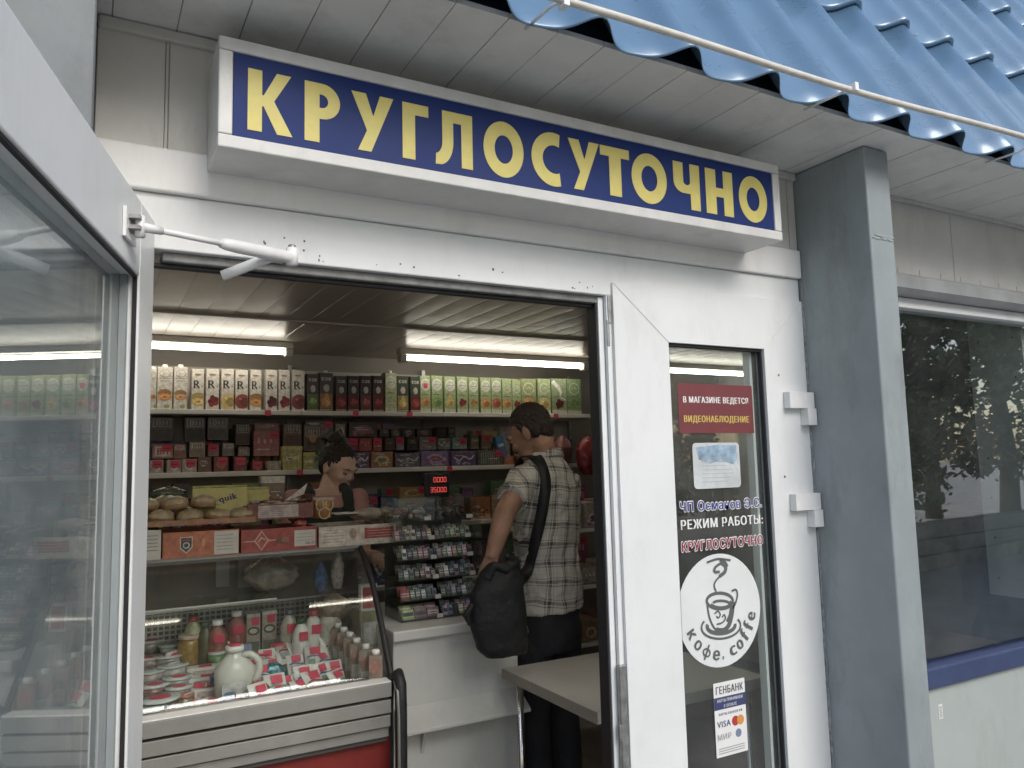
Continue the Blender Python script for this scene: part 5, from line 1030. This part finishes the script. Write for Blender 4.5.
# ================================================================== PEOPLE
def bake(o,mods):
    dg=bpy.context.evaluated_depsgraph_get(); bpy.context.view_layer.update()
    me=bpy.data.meshes.new_from_object(o.evaluated_get(dg)); old=o.data; o.modifiers.clear(); o.data=me; bpy.data.meshes.remove(old)
    for p in me.polygons: p.use_smooth=True
    return o
def blob(mb,name,parent,voxel,sm_=4,fac=.5,mats=None,jitter=0):
    o=mb.build(name,parent); r=o.modifiers.new('r','REMESH'); r.mode='VOXEL'; r.voxel_size=voxel; r.use_smooth_shade=True
    s=o.modifiers.new('s','SMOOTH'); s.iterations=sm_; s.factor=fac
    if jitter:
        t=bpy.data.textures.new('folds','CLOUDS'); t.noise_scale=jitter[1]; t.noise_depth=2
        d=o.modifiers.new('d','DISPLACE'); d.texture=t; d.strength=jitter[0]; d.mid_level=.5; d.texture_coords='LOCAL'
    return bake(o,None)
SKIN=mat('skin_tanned',(.36,.20,.135),.55,var=.22,vs=14,bump=.25,bs=160); SKINW=mat('skin_light',(.62,.42,.33),.55,var=.15,vs=18,bump=.2,bs=160)
HAIRM=mat('hair_dark_brown',(.030,.020,.014),.55,var=.5,vs=120,bump=.8,bs=220,stretch=(1,1,.35))
def Hm(loc,yaw,pitch=0,roll=0,s=1): # local +Y = facing, +Z up
    return Matrix.Translation(loc)@Matrix.Rotation(yaw,4,'Z')@Matrix.Rotation(-pitch,4,'X')@Matrix.Rotation(roll,4,'Y')@Matrix.Scale(s,4)
def head(mb,X,m,male=True):
    E=lambda c,r,seg=20,rg=14: mb.ell(c,r,m,X,seg,rg)
    E((0,-.012,.035),(.074,.092,.085),28,18)           # skull
    E((0,.030,-.005),(.060,.062,.070))                 # face
    E((0,.045,-.058),(.040 if not male else .046,.040,.040)) # jaw
    E((0,.066,-.082),(.020,.018,.018))                 # chin
    E((0,.078,.036),(.050,.018,.014))                  # brow
    mb.tube([X@Vector(p) for p in ((0,.084,.026),(0,.092,.004),(0,.098,-.014))],[.008,.010,.011],m,10)
    E((-.009,.088,-.017),(.008,.009,.007)); E((.009,.088,-.017),(.008,.009,.007))
    E((.034,.066,-.014),(.020,.020,.018)); E((-.034,.066,-.014),(.020,.020,.018))   # cheeks
    E((0,.084,-.044),(.021,.012,.006)); E((0,.082,-.054),(.018,.012,.007))          # lips
    for s in (-1,1):
        Xe=X@Matrix.Translation((s*.076,-.012,-.002))@Matrix.Rotation(s*-.35,4,'Z')@Matrix.Rotation(.15,4,'X')
        mb.ell((0,0,.004),(.008,.019,.030),m,Xe,14,10); mb.ell((s*.004,-.006,.008),(.008,.012,.018),m,Xe,12,8)
def faceparts(X,parent,lip,browc):
    for s in (-1,1):
        w=MB(); w.ell((s*.030,.076,.014),(.0125,.0095,.0085),mat('eye_white',(.22,.19,.17),.4),X,14,10); w.ell((s*.030,.084,.013),(.0055,.004,.0055),mat('iris_dark',(.03,.02,.015),.2),X,10,8); w.build('eye',parent)
    w=MB()
    for s in (-1,1): w.tube([X@Vector(p) for p in ((s*.014,.094,.034),(s*.030,.093,.041),(s*.048,.080,.036))],[.0015,.0024,.0012],browc,8)
    w.build('eyebrow',parent)
    w=MB(); w.tube([X@Vector(p) for p in ((-.020,.086,-.048),(-.008,.096,-.045),(.0,.096,-.047),(.008,.096,-.045),(.020,.086,-.048))],[.0015,.003,.0028,.003,.0015],lip,8); w.tube([X@Vector(p) for p in ((-.016,.086,-.051),(0,.095,-.055),(.016,.086,-.051))],[.0015,.0036,.0015],lip,8); w.build('lips',parent)
def hand(mb,wrist,dirv,palmn,m,s=1,curl=.5,side=1):
    d=Vector(dirv).normalized(); n=Vector(palmn); n=(n-d*n.dot(d)).normalized(); t=d.cross(n)*side
    wv=Vector(wrist); pts=lambda a,b,c:wv+d*a*s+t*b*s+n*c*s
    for k,b in enumerate((-.030,-.010,.010,.028)): mb.tube([pts(.0,b*.55,0),pts(.045,b*.9,0),pts(.088,b,.002)],[.016*s,.0145*s,.012*s],m,10)
    L=(.060,.078,.085,.076)
    for k,b in enumerate((-.031,-.010,.011,.031)):
        l=(.064,.082,.088,.078)[k]*s; p=pts(.084,b,.0); a=0; P=[p]
        for q in range(3):
            a+=curl*(.5+.35*q); p=p+(d*math.cos(a)+n*math.sin(a)+t*b*.6)*l*(.46,.31,.23)[q]; P.append(p)
        mb.tube(P,[.0098*s,.0092*s,.0085*s,.0070*s],m,10); mb.ell(tuple(P[-1]),(.0072*s,)*3,m,None,8,6)
    P=[pts(.018,.022,.006),pts(.042,.046,.018),pts(.066,.058,.030),pts(.086,.056,.042)]; mb.tube(P,[.015*s,.012*s,.0105*s,.008*s],m,10); mb.ell(tuple(P[-1]),(.0082*s,)*3,m,None,8,6)
# ---------------- man
MX,MY=1.70,2.82
Mn=thing('person','man in checked short sleeved shirt and dark trousers, head bowed, back to the entrance','person',(MX,MY,0))
XF=Matrix.Translation((MX+.0,MY,0))@Matrix.Rotation(rad(16),4,'Z')@Matrix.Diagonal((.90,.94,1.0,1))@Matrix.Translation((-MX,-MY,0)); XI=XF.inverted()
hp=at(531,436,Y=MY-.02); HT=Hm((hp.x,hp.y,hp.z),rad(38),rad(30),0,.98); HX=XI@HT
def xf(w): w.v=[XF@v for v in w.v]; return w
V=Vector
b=MB()
head(b,HX,SKIN)
nb=V((MX-.015,MY-.03,1.50)); b.tube([nb+V((0,-.01,-.06)),nb,HX@V((0,-.030,-.05)),HX@V((0,-.02,0))],[.075,.062,.056,.058],SKIN,18)
# torso
def loft(mb,secs,m,seg=24):
    vs=[]
    for (x,y,z,rx,ry,yaw) in secs:
        for i in range(seg):
            a=2*math.pi*i/seg; ca_,sa_=math.cos(a),math.sin(a)
            ex=abs(ca_)**.85*(1 if ca_>0 else -1)*rx; ey=abs(sa_)**.85*(1 if sa_>0 else -1)*ry
            vs.append((x+ex*math.cos(yaw)-ey*math.sin(yaw),y+ex*math.sin(yaw)+ey*math.cos(yaw),z))
    k=len(secs); fs=[(j*seg+i,j*seg+(i+1)%seg,(j+1)*seg+(i+1)%seg,(j+1)*seg+i) for j in range(k-1) for i in range(seg)]
    fs.append(tuple(reversed(range(seg)))); fs.append(tuple((k-1)*seg+i for i in range(seg)))
    return mb.add(vs,fs,m,True)
def torso(mb,m,g=0,z0=.86,hem=0):
    loft(mb,[(MX+.0,MY+.0,z0,.166+g+hem,.115+g+hem,.1),(MX,MY,.98,.172+g+hem*.6,.118+g+hem*.6,.1),(MX,MY-.004,1.12,.168+g,.115+g,.12),(MX-.004,MY-.012,1.26,.178+g,.122+g,.14),(MX-.008,MY-.02,1.38,.185+g,.12+g,.15),(MX-.01,MY-.026,1.46,.165+g,.098+g,.15),(MX-.012,MY-.028,1.505,.115+g,.078+g,.15),(MX-.014,MY-.028,1.54,.066+g,.060+g,.15)],m)
torso(b,SKIN,-.012,.80)
LS=V((MX-.165,MY-.045,1.445)); LE=XI@at(505,512,Y=2.64); LWr=XI@at(491,560,Y=2.60)
RS=V((MX+.175,MY+.01,1.44)); RE=V((MX+.235,MY+.06,1.19)); RW=V((MX+.17,MY+.24,1.08))
for S_,E__,W__ in ((LS,LE,LWr),(RS,RE,RW)):
    b.tube([S_+V((0,0,.0)),S_.lerp(E__,.3),S_.lerp(E__,.7),E__],[.058,.052,.045,.042],SKIN,16); b.ell(tuple(E__),(.043,.043,.043),SKIN); b.tube([E__,E__.lerp(W__,.3),E__.lerp(W__,.75),W__],[.042,.044,.034,.028],SKIN,16)
hand(b,LWr,(-.25,.1,-.9),(.9,.4,0),SKIN,1,.55,1); hand(b,RW,(-.5,.8,-.1),(0,0,-1),SKIN,1,.6,1)
for s in (-1,1):
    hx=MX+s*.088; b.tube([(hx,MY,.86),(hx+s*.01,MY,.70),(hx+s*.015,MY+.01,.48),(hx+s*.012,MY-.005,.36),(hx+s*.015,MY-.01,.10)],[.088,.082,.060,.055,.040],SKIN,16)
    b.tube([(hx+s*.015,MY-.04,.045),(hx+s*.02,MY+.06,.04),(hx+s*.025,MY+.17,.03)],[.036,.036,.026],SKIN,12)
body=blob(xf(b),'body',Mn,.0055,3)
faceparts(HT,Mn,mat('lips_male',(.26,.10,.08),.5),HAIRM)
# hair cap: short
def hairblob(X,par,long=0):
    w=MB(); w.ell((0,-.026,.052),(.0785,.092,.087),HAIRM,X,32,22); w.ell((0,-.068,.006-long*.01),(.058,.042,.060),HAIRM,X); w.ell((.045,-.040,.012),(.036,.034,.045),HAIRM,X); w.ell((-.045,-.040,.012),(.036,.034,.045),HAIRM,X)
    w.tube([X@Vector(p) for p in ((.0745,-.004,.045),(.0745,.004,.015))],[.009,.005],HAIRM,8); w.tube([X@Vector(p) for p in ((-.0745,-.004,.045),(-.0745,.004,.015))],[.009,.005],HAIRM,8)
    return blob(w,'hair',par,.0035,1,jitter=(.013,.012))
hairblob(HT,Mn)
# shirt with plaid
pm=bpy.data.materials.new('plaid_shirt_cloth'); pm.use_nodes=True; N=pm.node_tree.nodes; L=pm.node_tree.links; bs_=N['Principled BSDF']; bs_.inputs['Roughness'].default_value=.85
tc=N.new('ShaderNodeTexCoord'); mp=N.new('ShaderNodeMapping'); mp.inputs['Rotation'].default_value=(0,rad(-4),rad(-10)); L.new(tc.outputs['Object'],mp.inputs[0])
nz=N.new('ShaderNodeTexNoise'); nz.inputs['Scale'].default_value=7; L.new(mp.outputs[0],nz.inputs['Vector'])
ad=N.new('ShaderNodeMix'); ad.data_type='VECTOR'; ad.inputs['Factor'].default_value=.035; L.new(mp.outputs[0],ad.inputs['A']); L.new(nz.outputs['Color'],ad.inputs['B'])
sp=N.new('ShaderNodeSeparateXYZ'); L.new(ad.outputs['Result'],sp.inputs[0])
def M_(op,a,b=None):
    n=N.new('ShaderNodeMath'); n.operation=op
    for i,q in enumerate((a,b)):
        if q is None: continue
        if isinstance(q,(int,float)): n.inputs[i].default_value=q
        else: L.new(q,n.inputs[i])
    return n.outputs[0]
def stripes(src):
    u=M_('FRACT',M_('MULTIPLY',src,1/.075)); rp=N.new('ShaderNodeValToRGB'); cr_=rp.color_ramp; cr_.interpolation='CONSTANT'
    el=[(0,.0),(.10,.75),(.17,.0),(.24,1.0),(.40,.0),(.47,.55),(.53,0),(.72,.30),(.76,0)]
    cr_.elements[0].position=0; cr_.elements[0].color=(0,0,0,1); cr_.elements[1].position=.10; cr_.elements[1].color=(.75,.75,.75,1)
    for p_,v_ in el[2:]: e=cr_.elements.new(p_); e.color=(v_,v_,v_,1)
    L.new(u,rp.inputs[0]); return rp.outputs[0]
a_=stripes(sp.outputs['X']); c_=stripes(sp.outputs['Z'])
dk=M_('MULTIPLY',M_('ADD',a_,c_),.5)
rp=N.new('ShaderNodeValToRGB'); rp.color_ramp.elements[0].color=(.52,.495,.45,1); rp.color_ramp.elements[1].color=(.06,.055,.055,1); rp.color_ramp.elements[1].position=.95; L.new(dk,rp.inputs[0]); L.new(rp.outputs[0],bs_.inputs['Base Color'])
w=MB(); w_=w; torso(w,pm,.006,.90,.016)
w.v=[V((v.x+max(0,min(1,(1.40-v.z)/.35))*.014,v.y,v.z)) for v in w.v]
for S_,E__ in ((LS,LE),(RS,RE)):
    e=S_.lerp(E__,.66); w.tube([S_+(S_-E__)*.02,S_.lerp(E__,.3),e],[.070,.068,.070],pm,18)
shirt=blob(xf(w),'shirt',Mn,.006,5,jitter=(.022,.06))
# open the hem and cuffs visually with thin rims; collar
w=MB()
ring=[(MX-.014+.080*math.cos(a),MY-.030+.074*math.sin(a),1.522-.020*math.sin(a)) for a in [2*math.pi*i/24 for i in range(25)]]
for dz,rr in ((0,.013),): w.tube(ring,.0125,pm,8); w.tube([(x*1.0,y,z+.016) for x,y,z in ring],.010,pm,8)
blob(xf(w),'collar',Mn,.005,3)
# trousers
TRS=mat('dark_trouser_cloth',(.022,.022,.027),.85,var=.3,vs=12,bump=.3,bs=30)
w=MB(); loft(w,[(MX,MY,1.0,.160,.118,.1),(MX,MY,.93,.168,.125,.1),(MX,MY,.80,.172,.128,.1),(MX,MY,.74,.165,.12,.1)],TRS)
for s in (-1,1):
    hx=MX+s*.088; w.tube([(hx,MY,.82),(hx+s*.01,MY,.70),(hx+s*.015,MY+.01,.48),(hx+s*.012,MY-.005,.30),(hx+s*.015,MY-.01,.07)],[.094,.092,.078,.070,.068],TRS,16)
blob(xf(w),'trousers',Mn,.008,3,jitter=(.014,.07))
for s in (-1,1):
    w=MB(); hx=MX+s*.103; w.tube([(hx,MY-.06,.045),(hx+s*.004,MY+.06,.045),(hx+s*.01,MY+.20,.030)],[.046,.046,.034],RUB,12); w.box(hx-.042,hx+.042,MY-.10,MY+.21,.002,.018,RUB); blob(xf(w),'shoe',Mn,.006,2)
# shoulder bag: its own thing
BG=mat('black_bag_cloth',(.012,.012,.013),.6,var=.3,vs=20,bump=.3,bs=60)
bx,by=1.305,2.50
Bg=thing('shoulder_bag','black cloth shoulder bag hanging at the man\'s left side','bag',(bx,by,.8))
w=MB(); loft(w,[(bx+.03,by,.825,.075,.040,-.1),(bx+.015,by,.86,.098,.050,-.1),(bx+.0,by,.96,.108,.055,-.1),(bx,by,1.05,.100,.050,-.1),(bx+.01,by,1.12,.075,.040,-.1),(bx+.02,by,1.15,.05,.03,-.1)],BG)
blob(w,'bag_body',Bg,.006,3,jitter=(.008,.05))
w=MB(); w.tube([(bx-.05,by-.02,1.10),(bx-.03,by-.03,1.15),(bx+.02,by-.03,1.13),(bx+.08,by-.02,1.15)],[.02,.018,.022,.012],BG,8); w.tube([(bx+.02,by-.035,1.18),(bx+.06,by-.02,1.16),(bx+.09,by,1.10)],[.008,.018,.014],BG,8); w.tube([(bx-.105,by-.01,1.02),(bx-.13,by-.01,.985),(bx-.115,by-.01,.95)],[.012,.014,.010],BG,8)
blob(w,'bag_flap',Bg,.006,2,jitter=(.01,.03))
w=MB()
from mathutils.bvhtree import BVHTree
so_=root_off(shirt) if False else shirt.parent.location
bv=BVHTree.FromPolygons([v.co+so_ for v in shirt.data.vertices],[tuple(p.vertices) for p in shirt.data.polygons])
pts=[]; nrm=[]
pts.append(V((bx+.085,by-.0,1.075))); nrm.append(V((.3,-1,.1)).normalized())
for px,py in ((530,566),(535,545),(540,520),(544,500),(545,482),(542,468),(537,459)):
    d=ray(px,py).normalized(); l,n,i,dist=bv.ray_cast(CAM,d)
    if l:
        if len(pts)==1: pts.append(at(523,578,Y=l.y-.045)); nrm.append(V((0,-1,.1)).normalized())
        pts.append(l+n*.007); nrm.append(n)
top=pts[-1]; pts+= [top+V((-.012,.04,.012)),top+V((-.018,.09,-.005)),top+V((-.02,.13,-.06))]; nrm+=[V((-.2,0,1)).normalized(),V((-.2,.4,.9)).normalized(),V((0,1,.2)).normalized()]
P2=sm3(pts); N2=sm3(nrm); vs=[]
for i,p in enumerate(P2):
    t=(P2[min(len(P2)-1,i+1)]-P2[max(0,i-1)]).normalized(); out=N2[i].normalized(); sd=t.cross(out).normalized(); hw=.023; vs+=[p-sd*hw,p+sd*hw]
w.add(vs,[(2*i,2*i+1,2*i+3,2*i+2) for i in range(len(P2)-1)],BG,True); w.build('strap',Bg,solid=.004)
# ---------------- woman
WX,WY=1.02,3.62
Wm=thing('person','woman with bunned dark hair and dark vest looking down behind the fridge','person',(WX,WY,0))
hp=at(338,470,Y=WY); HW=Hm((hp.x,WY,hp.z+.004),rad(-150),rad(26),0,.95)
b=MB(); head(b,HW,SKINW,False)
nb=V((WX-.030,WY-.01,1.385)); b.tube([nb+V((0,0,-.06)),nb,HW@V((0,-.028,-.05)),HW@V((0,-.02,0))],[.052,.040,.039,.046],SKINW,18)
def wt(mb,m,g,z0,z1):
    S=[(WX-.03,WY,.80,.165,.12,-.5),(WX-.03,WY,.92,.155,.115,-.5),(WX-.03,WY,1.02,.125,.095,-.5),(WX-.03,WY,1.17,.145,.115,-.5),(WX-.032,WY,1.28,.155,.105,-.5),(WX-.034,WY,1.335,.125,.075,-.5),(WX-.036,WY,1.365,.062,.052,-.5)]
    loft(mb,[(x,y,z+(.045 if z>1 else 0),rx+g,ry+g,a) for x,y,z,rx,ry,a in S if z0<=z<=z1],m)
wt(b,SKINW,-.004,.7,2)
c5,s5=math.cos(-.5),math.sin(-.5)
for s in (-1,1):
    S_=V((WX-.03+s*.150*c5,WY+s*.150*s5,1.360)); E__=S_+V((s*.03,-.01,-.27)); W__=E__+V((.02+(-s)*.02,-.19,.02))
    b.ell(tuple(S_),(.048,.048,.045),SKINW); b.tube([S_,S_.lerp(E__,.5),E__],[.044,.038,.034],SKINW,14); b.tube([E__,E__.lerp(W__,.4),W__],[.034,.034,.023],SKINW,14); hand(b,W__,(-s*.2,-.9,0),(0,0,-1),SKINW,.9,.5,s)
    hx=WX-.03+s*.08; b.tube([(hx,WY,.84),(hx,WY,.5),(hx,WY,.1)],[.09,.06,.04],SKINW,14); b.tube([(hx,WY+.03,.04),(hx+.02,WY-.15,.03)],[.034,.026],SKINW,10)
blob(b,'body',Wm,.0055,3); faceparts(HW,Wm,mat('lips_female',(.30,.12,.10),.5),HAIRM)
hairblob(HW,Wm,1)
w=MB(); w.ell((0,-.070,.130),(.052,.046,.040),HAIRM,HW); w.ell((.02,-.06,.15),(.03,.03,.025),HAIRM,HW); w.ell((-.02,-.09,.145),(.025,.025,.03),HAIRM,HW); blob(w,'hair_bun',Wm,.005,2,jitter=(.012,.02))
VST=mat('dark_vest_cloth',(.030,.036,.030),.85,var=.2,vs=20)
w=MB(); wt(w,VST,.008,.7,1.29); 
for s in (-1,1): x_=WX-.03+s*.085*c5; y_=WY+s*.085*s5; w.tube([(x_,y_-.10,1.30),(x_,y_-.065,1.39),(x_,y_+.0,1.42),(x_,y_+.06,1.385),(x_,y_+.09,1.30)],.024,VST,12)
blob(w,'vest',Wm,.006,3,jitter=(.010,.04))
w=MB(); wt(w,VST,.003,1.25,1.345)
for s in (-1,1): S_=V((WX-.03+s*.150*c5,WY+s*.150*s5,1.360)); w.ell(tuple(S_),(.056,.056,.052),VST); w.tube([S_,S_+V((s*.015,-.005,-.13))],[.054,.052],VST,14)
w.mats=[mat('dusty_pink_cloth',(.45,.25,.22),.85,var=.15,vs=20)]; w.m=[0]*len(w.m)
blob(w,'blouse',Wm,.006,3,jitter=(.010,.04))
w=MB(); loft(w,[(WX-.03,WY,.95,.165,.125,-.5),(WX-.03,WY,.80,.178,.132,-.5),(WX-.03,WY,.45,.19,.15,-.5)],TRS); blob(w,'skirt',Wm,.009,2)
# ================================================================== things outside, seen only in reflections
LEAF=[mat('leaf_a',(.06,.10,.035),.6),mat('leaf_b',(.09,.14,.05),.6),mat('leaf_c',(.045,.075,.03),.6)]
BARK=mat('bark',(.10,.08,.06),.9,var=.4,vs=12,bump=.6,bs=20)
def tree(x,y,h,cr_,seed,label):
    rng=random.Random(seed); t=thing('street_tree',label,'tree',(x,y,-.12),group='trees across the yard')
    w=MB(); w.tube([(x,y,-.12),(x+.08,y+.05,h*.2),(x-.1,y,h*.45),(x,y,h*.75)],[.20,.16,.12,.05],BARK,10)
    cl=[]
    for k in range(9):
        a=rng.uniform(0,6.28); z0=h*rng.uniform(.25,.6); e=V((x+cr_*.75*math.cos(a),y+cr_*.75*math.sin(a),z0+h*rng.uniform(.08,.3))); s0=V((x,y,z0)); w.tube([s0,s0.lerp(e,.5)+V((0,0,.1)),e],[.06,.04,.015],BARK,6); cl.append(e)
    w.build('trunk',t)
    w=MB(); 
    for k in range(40):
        a=rng.uniform(0,6.28); q=cr_*math.sqrt(rng.random())*.95; z=h*rng.uniform(.12,.95); q*=.45+.75*math.sin(math.pi*min(1,max(.12,(z/h-.2)/.85))); cl.append(V((x+q*math.cos(a),y+q*math.sin(a),z)))
    for c in cl:
        m=rng.choice(LEAF); R=rng.uniform(.35,.7)
        for k in range(125):
            d=V((rng.gauss(0,1),rng.gauss(0,1),rng.gauss(0,.8))).normalized()*R*rng.random()**.4; p=c+d; s=rng.uniform(.05,.12)
            u=V((rng.uniform(-1,1),rng.uniform(-1,1),rng.uniform(-1,1))).normalized(); v=u.cross(V((rng.uniform(-1,1),rng.uniform(-1,1),rng.uniform(-1,1)))).normalized()
            w.add([p-u*s,p+v*s*.5,p+u*s,p-v*s*.5],[(0,1,2,3)],m)
    w.build('crown',t)
for k,(x,y,h,c,l) in enumerate([(9,-4.5,6.5,2.2,'broad leafy tree nearest the right shop window'),(14,-6.5,8,2.8,'tall dense tree behind the low wall'),(19,-9,9,3.2,'largest tree farthest along the wall'),(11,-11,8,2.6,'dark tree beyond the yard'),(5,-11,7.5,2.6,'leafy tree opposite the entrance'),(-4,-10,7,2.4,'leafy tree opposite the open door'),(24,-5,8,2.8,'tree at the far right end of the yard'),(18,-3.8,6,2.0,'small tree close to the road'),(12,-5.2,6,2.4,'round tree just behind the stone wall'),(16,-5.5,7,2.4,'bushy tree behind the stone wall\'s far half'),(7.5,-6.5,6,2.2,'bushy tree left of the nearest one'),(2.5,-9,9,2.8,'tall tree straight across from the entrance'),(8,-10,10,3.0,'tallest tree, right of the one facing the entrance'),(-1,-9.5,8.5,2.6,'tall tree left of the one facing the entrance')]): tree(x,y,h,c,k+40,l)
ST=mat('rubble_stone',(.22,.20,.17),.9,var=.5,vs=5,bump=.5,bs=8)
w=MB(); rng=random.Random(5)
for r_ in range(3):
    x=5.0
    while x<28:
        l=rng.uniform(.3,.6); y=-3.2-(x-5)*.10; w.box(x,x+l-.02,y-.15+rng.uniform(-.02,.02),y+.15,-.12+r_*.22,-.12+r_*.22+.205,ST); x+=l
tag(w.build('stone_wall',None,loc=(10,-3.5,-.12),bevel=.02),'low rough stone wall across the yard, reflected in the right window','wall')
# perforated white panel behind the right window
w=MB(); w.box(3.24,3.262,1.665,1.875,.93,2.25,WPL)
for yy in (1.70,1.835):
    for k in range(8): w.lathe([(.004,0),(.004,.0008)],DARK,seg=10,X=Matrix.Translation((3.2398,yy,1.0+k*.16))@Matrix.Rotation(-math.pi/2,4,'Y'))
tag(w.build('perforated_board',None,loc=(3.25,1.77,.93),bevel=.002),'white board with small screw holes standing behind the right window','board')
w=MB(); w.box(2.2,3.235,1.85,2.4,.72,.75,mat('window_shelf_brown',(.08,.06,.045),.6,var=.3,vs=10)); w.box(2.4,2.44,1.9,1.94,.01,.7195,DARK); w.box(3.1,3.14,1.9,1.94,.01,.7195,DARK)
w.box(2.75,2.80,1.9,2.1,.7505,.93,mat('wood_slat',(.16,.12,.09),.6)); tag(w.build('display_shelf',None,loc=(2.7,2.1,.01)),'dark brown display shelf inside the right window','shelf')
# ------------------------------------------------------------------ light
world=bpy.data.worlds.new('World'); scene.world=world; world.use_nodes=True
wn=world.node_tree; bg=wn.nodes['Background']; sk=wn.nodes.new('ShaderNodeTexSky'); sk.sky_type='NISHITA'; sk.sun_disc=False
SE,SR=rad(36),rad(167)
sk.sun_elevation=SE; sk.sun_rotation=SR; sk.dust_density=2; sk.air_density=1.0; sk.ozone_density=1
wn.links.new(sk.outputs[0],bg.inputs[0]); bg.inputs[1].default_value=.13
sl=bpy.data.lights.new('sun','SUN'); sl.energy=1.35; sl.angle=rad(32); sl.color=(1,.99,.97)
so=bpy.data.objects.new('sun',sl); COL.objects.link(so)
d=Vector((math.sin(SR)*math.cos(SE),math.cos(SR)*math.cos(SE),math.sin(SE))); so.rotation_euler=d.to_track_quat('Z','Y').to_euler(); so.location=(2,-5,8)
vs=scene.view_settings; vs.view_transform='Standard'; vs.look='None'; vs.gamma=1; vs.exposure=EXPO; vs.use_curve_mapping=False
scene.cycles.use_denoising=True; scene.cycles.max_bounces=10; scene.cycles.transparent_max_bounces=24; scene.cycles.glossy_bounces=6
scene.cycles.sample_clamp_indirect=6

for o_ in bpy.data.objects: #LABCHK
    l_=o_.get('label')
    if l_ and not 4<=len(l_.split())<=16: print('LABEL',len(l_.split()),l_)
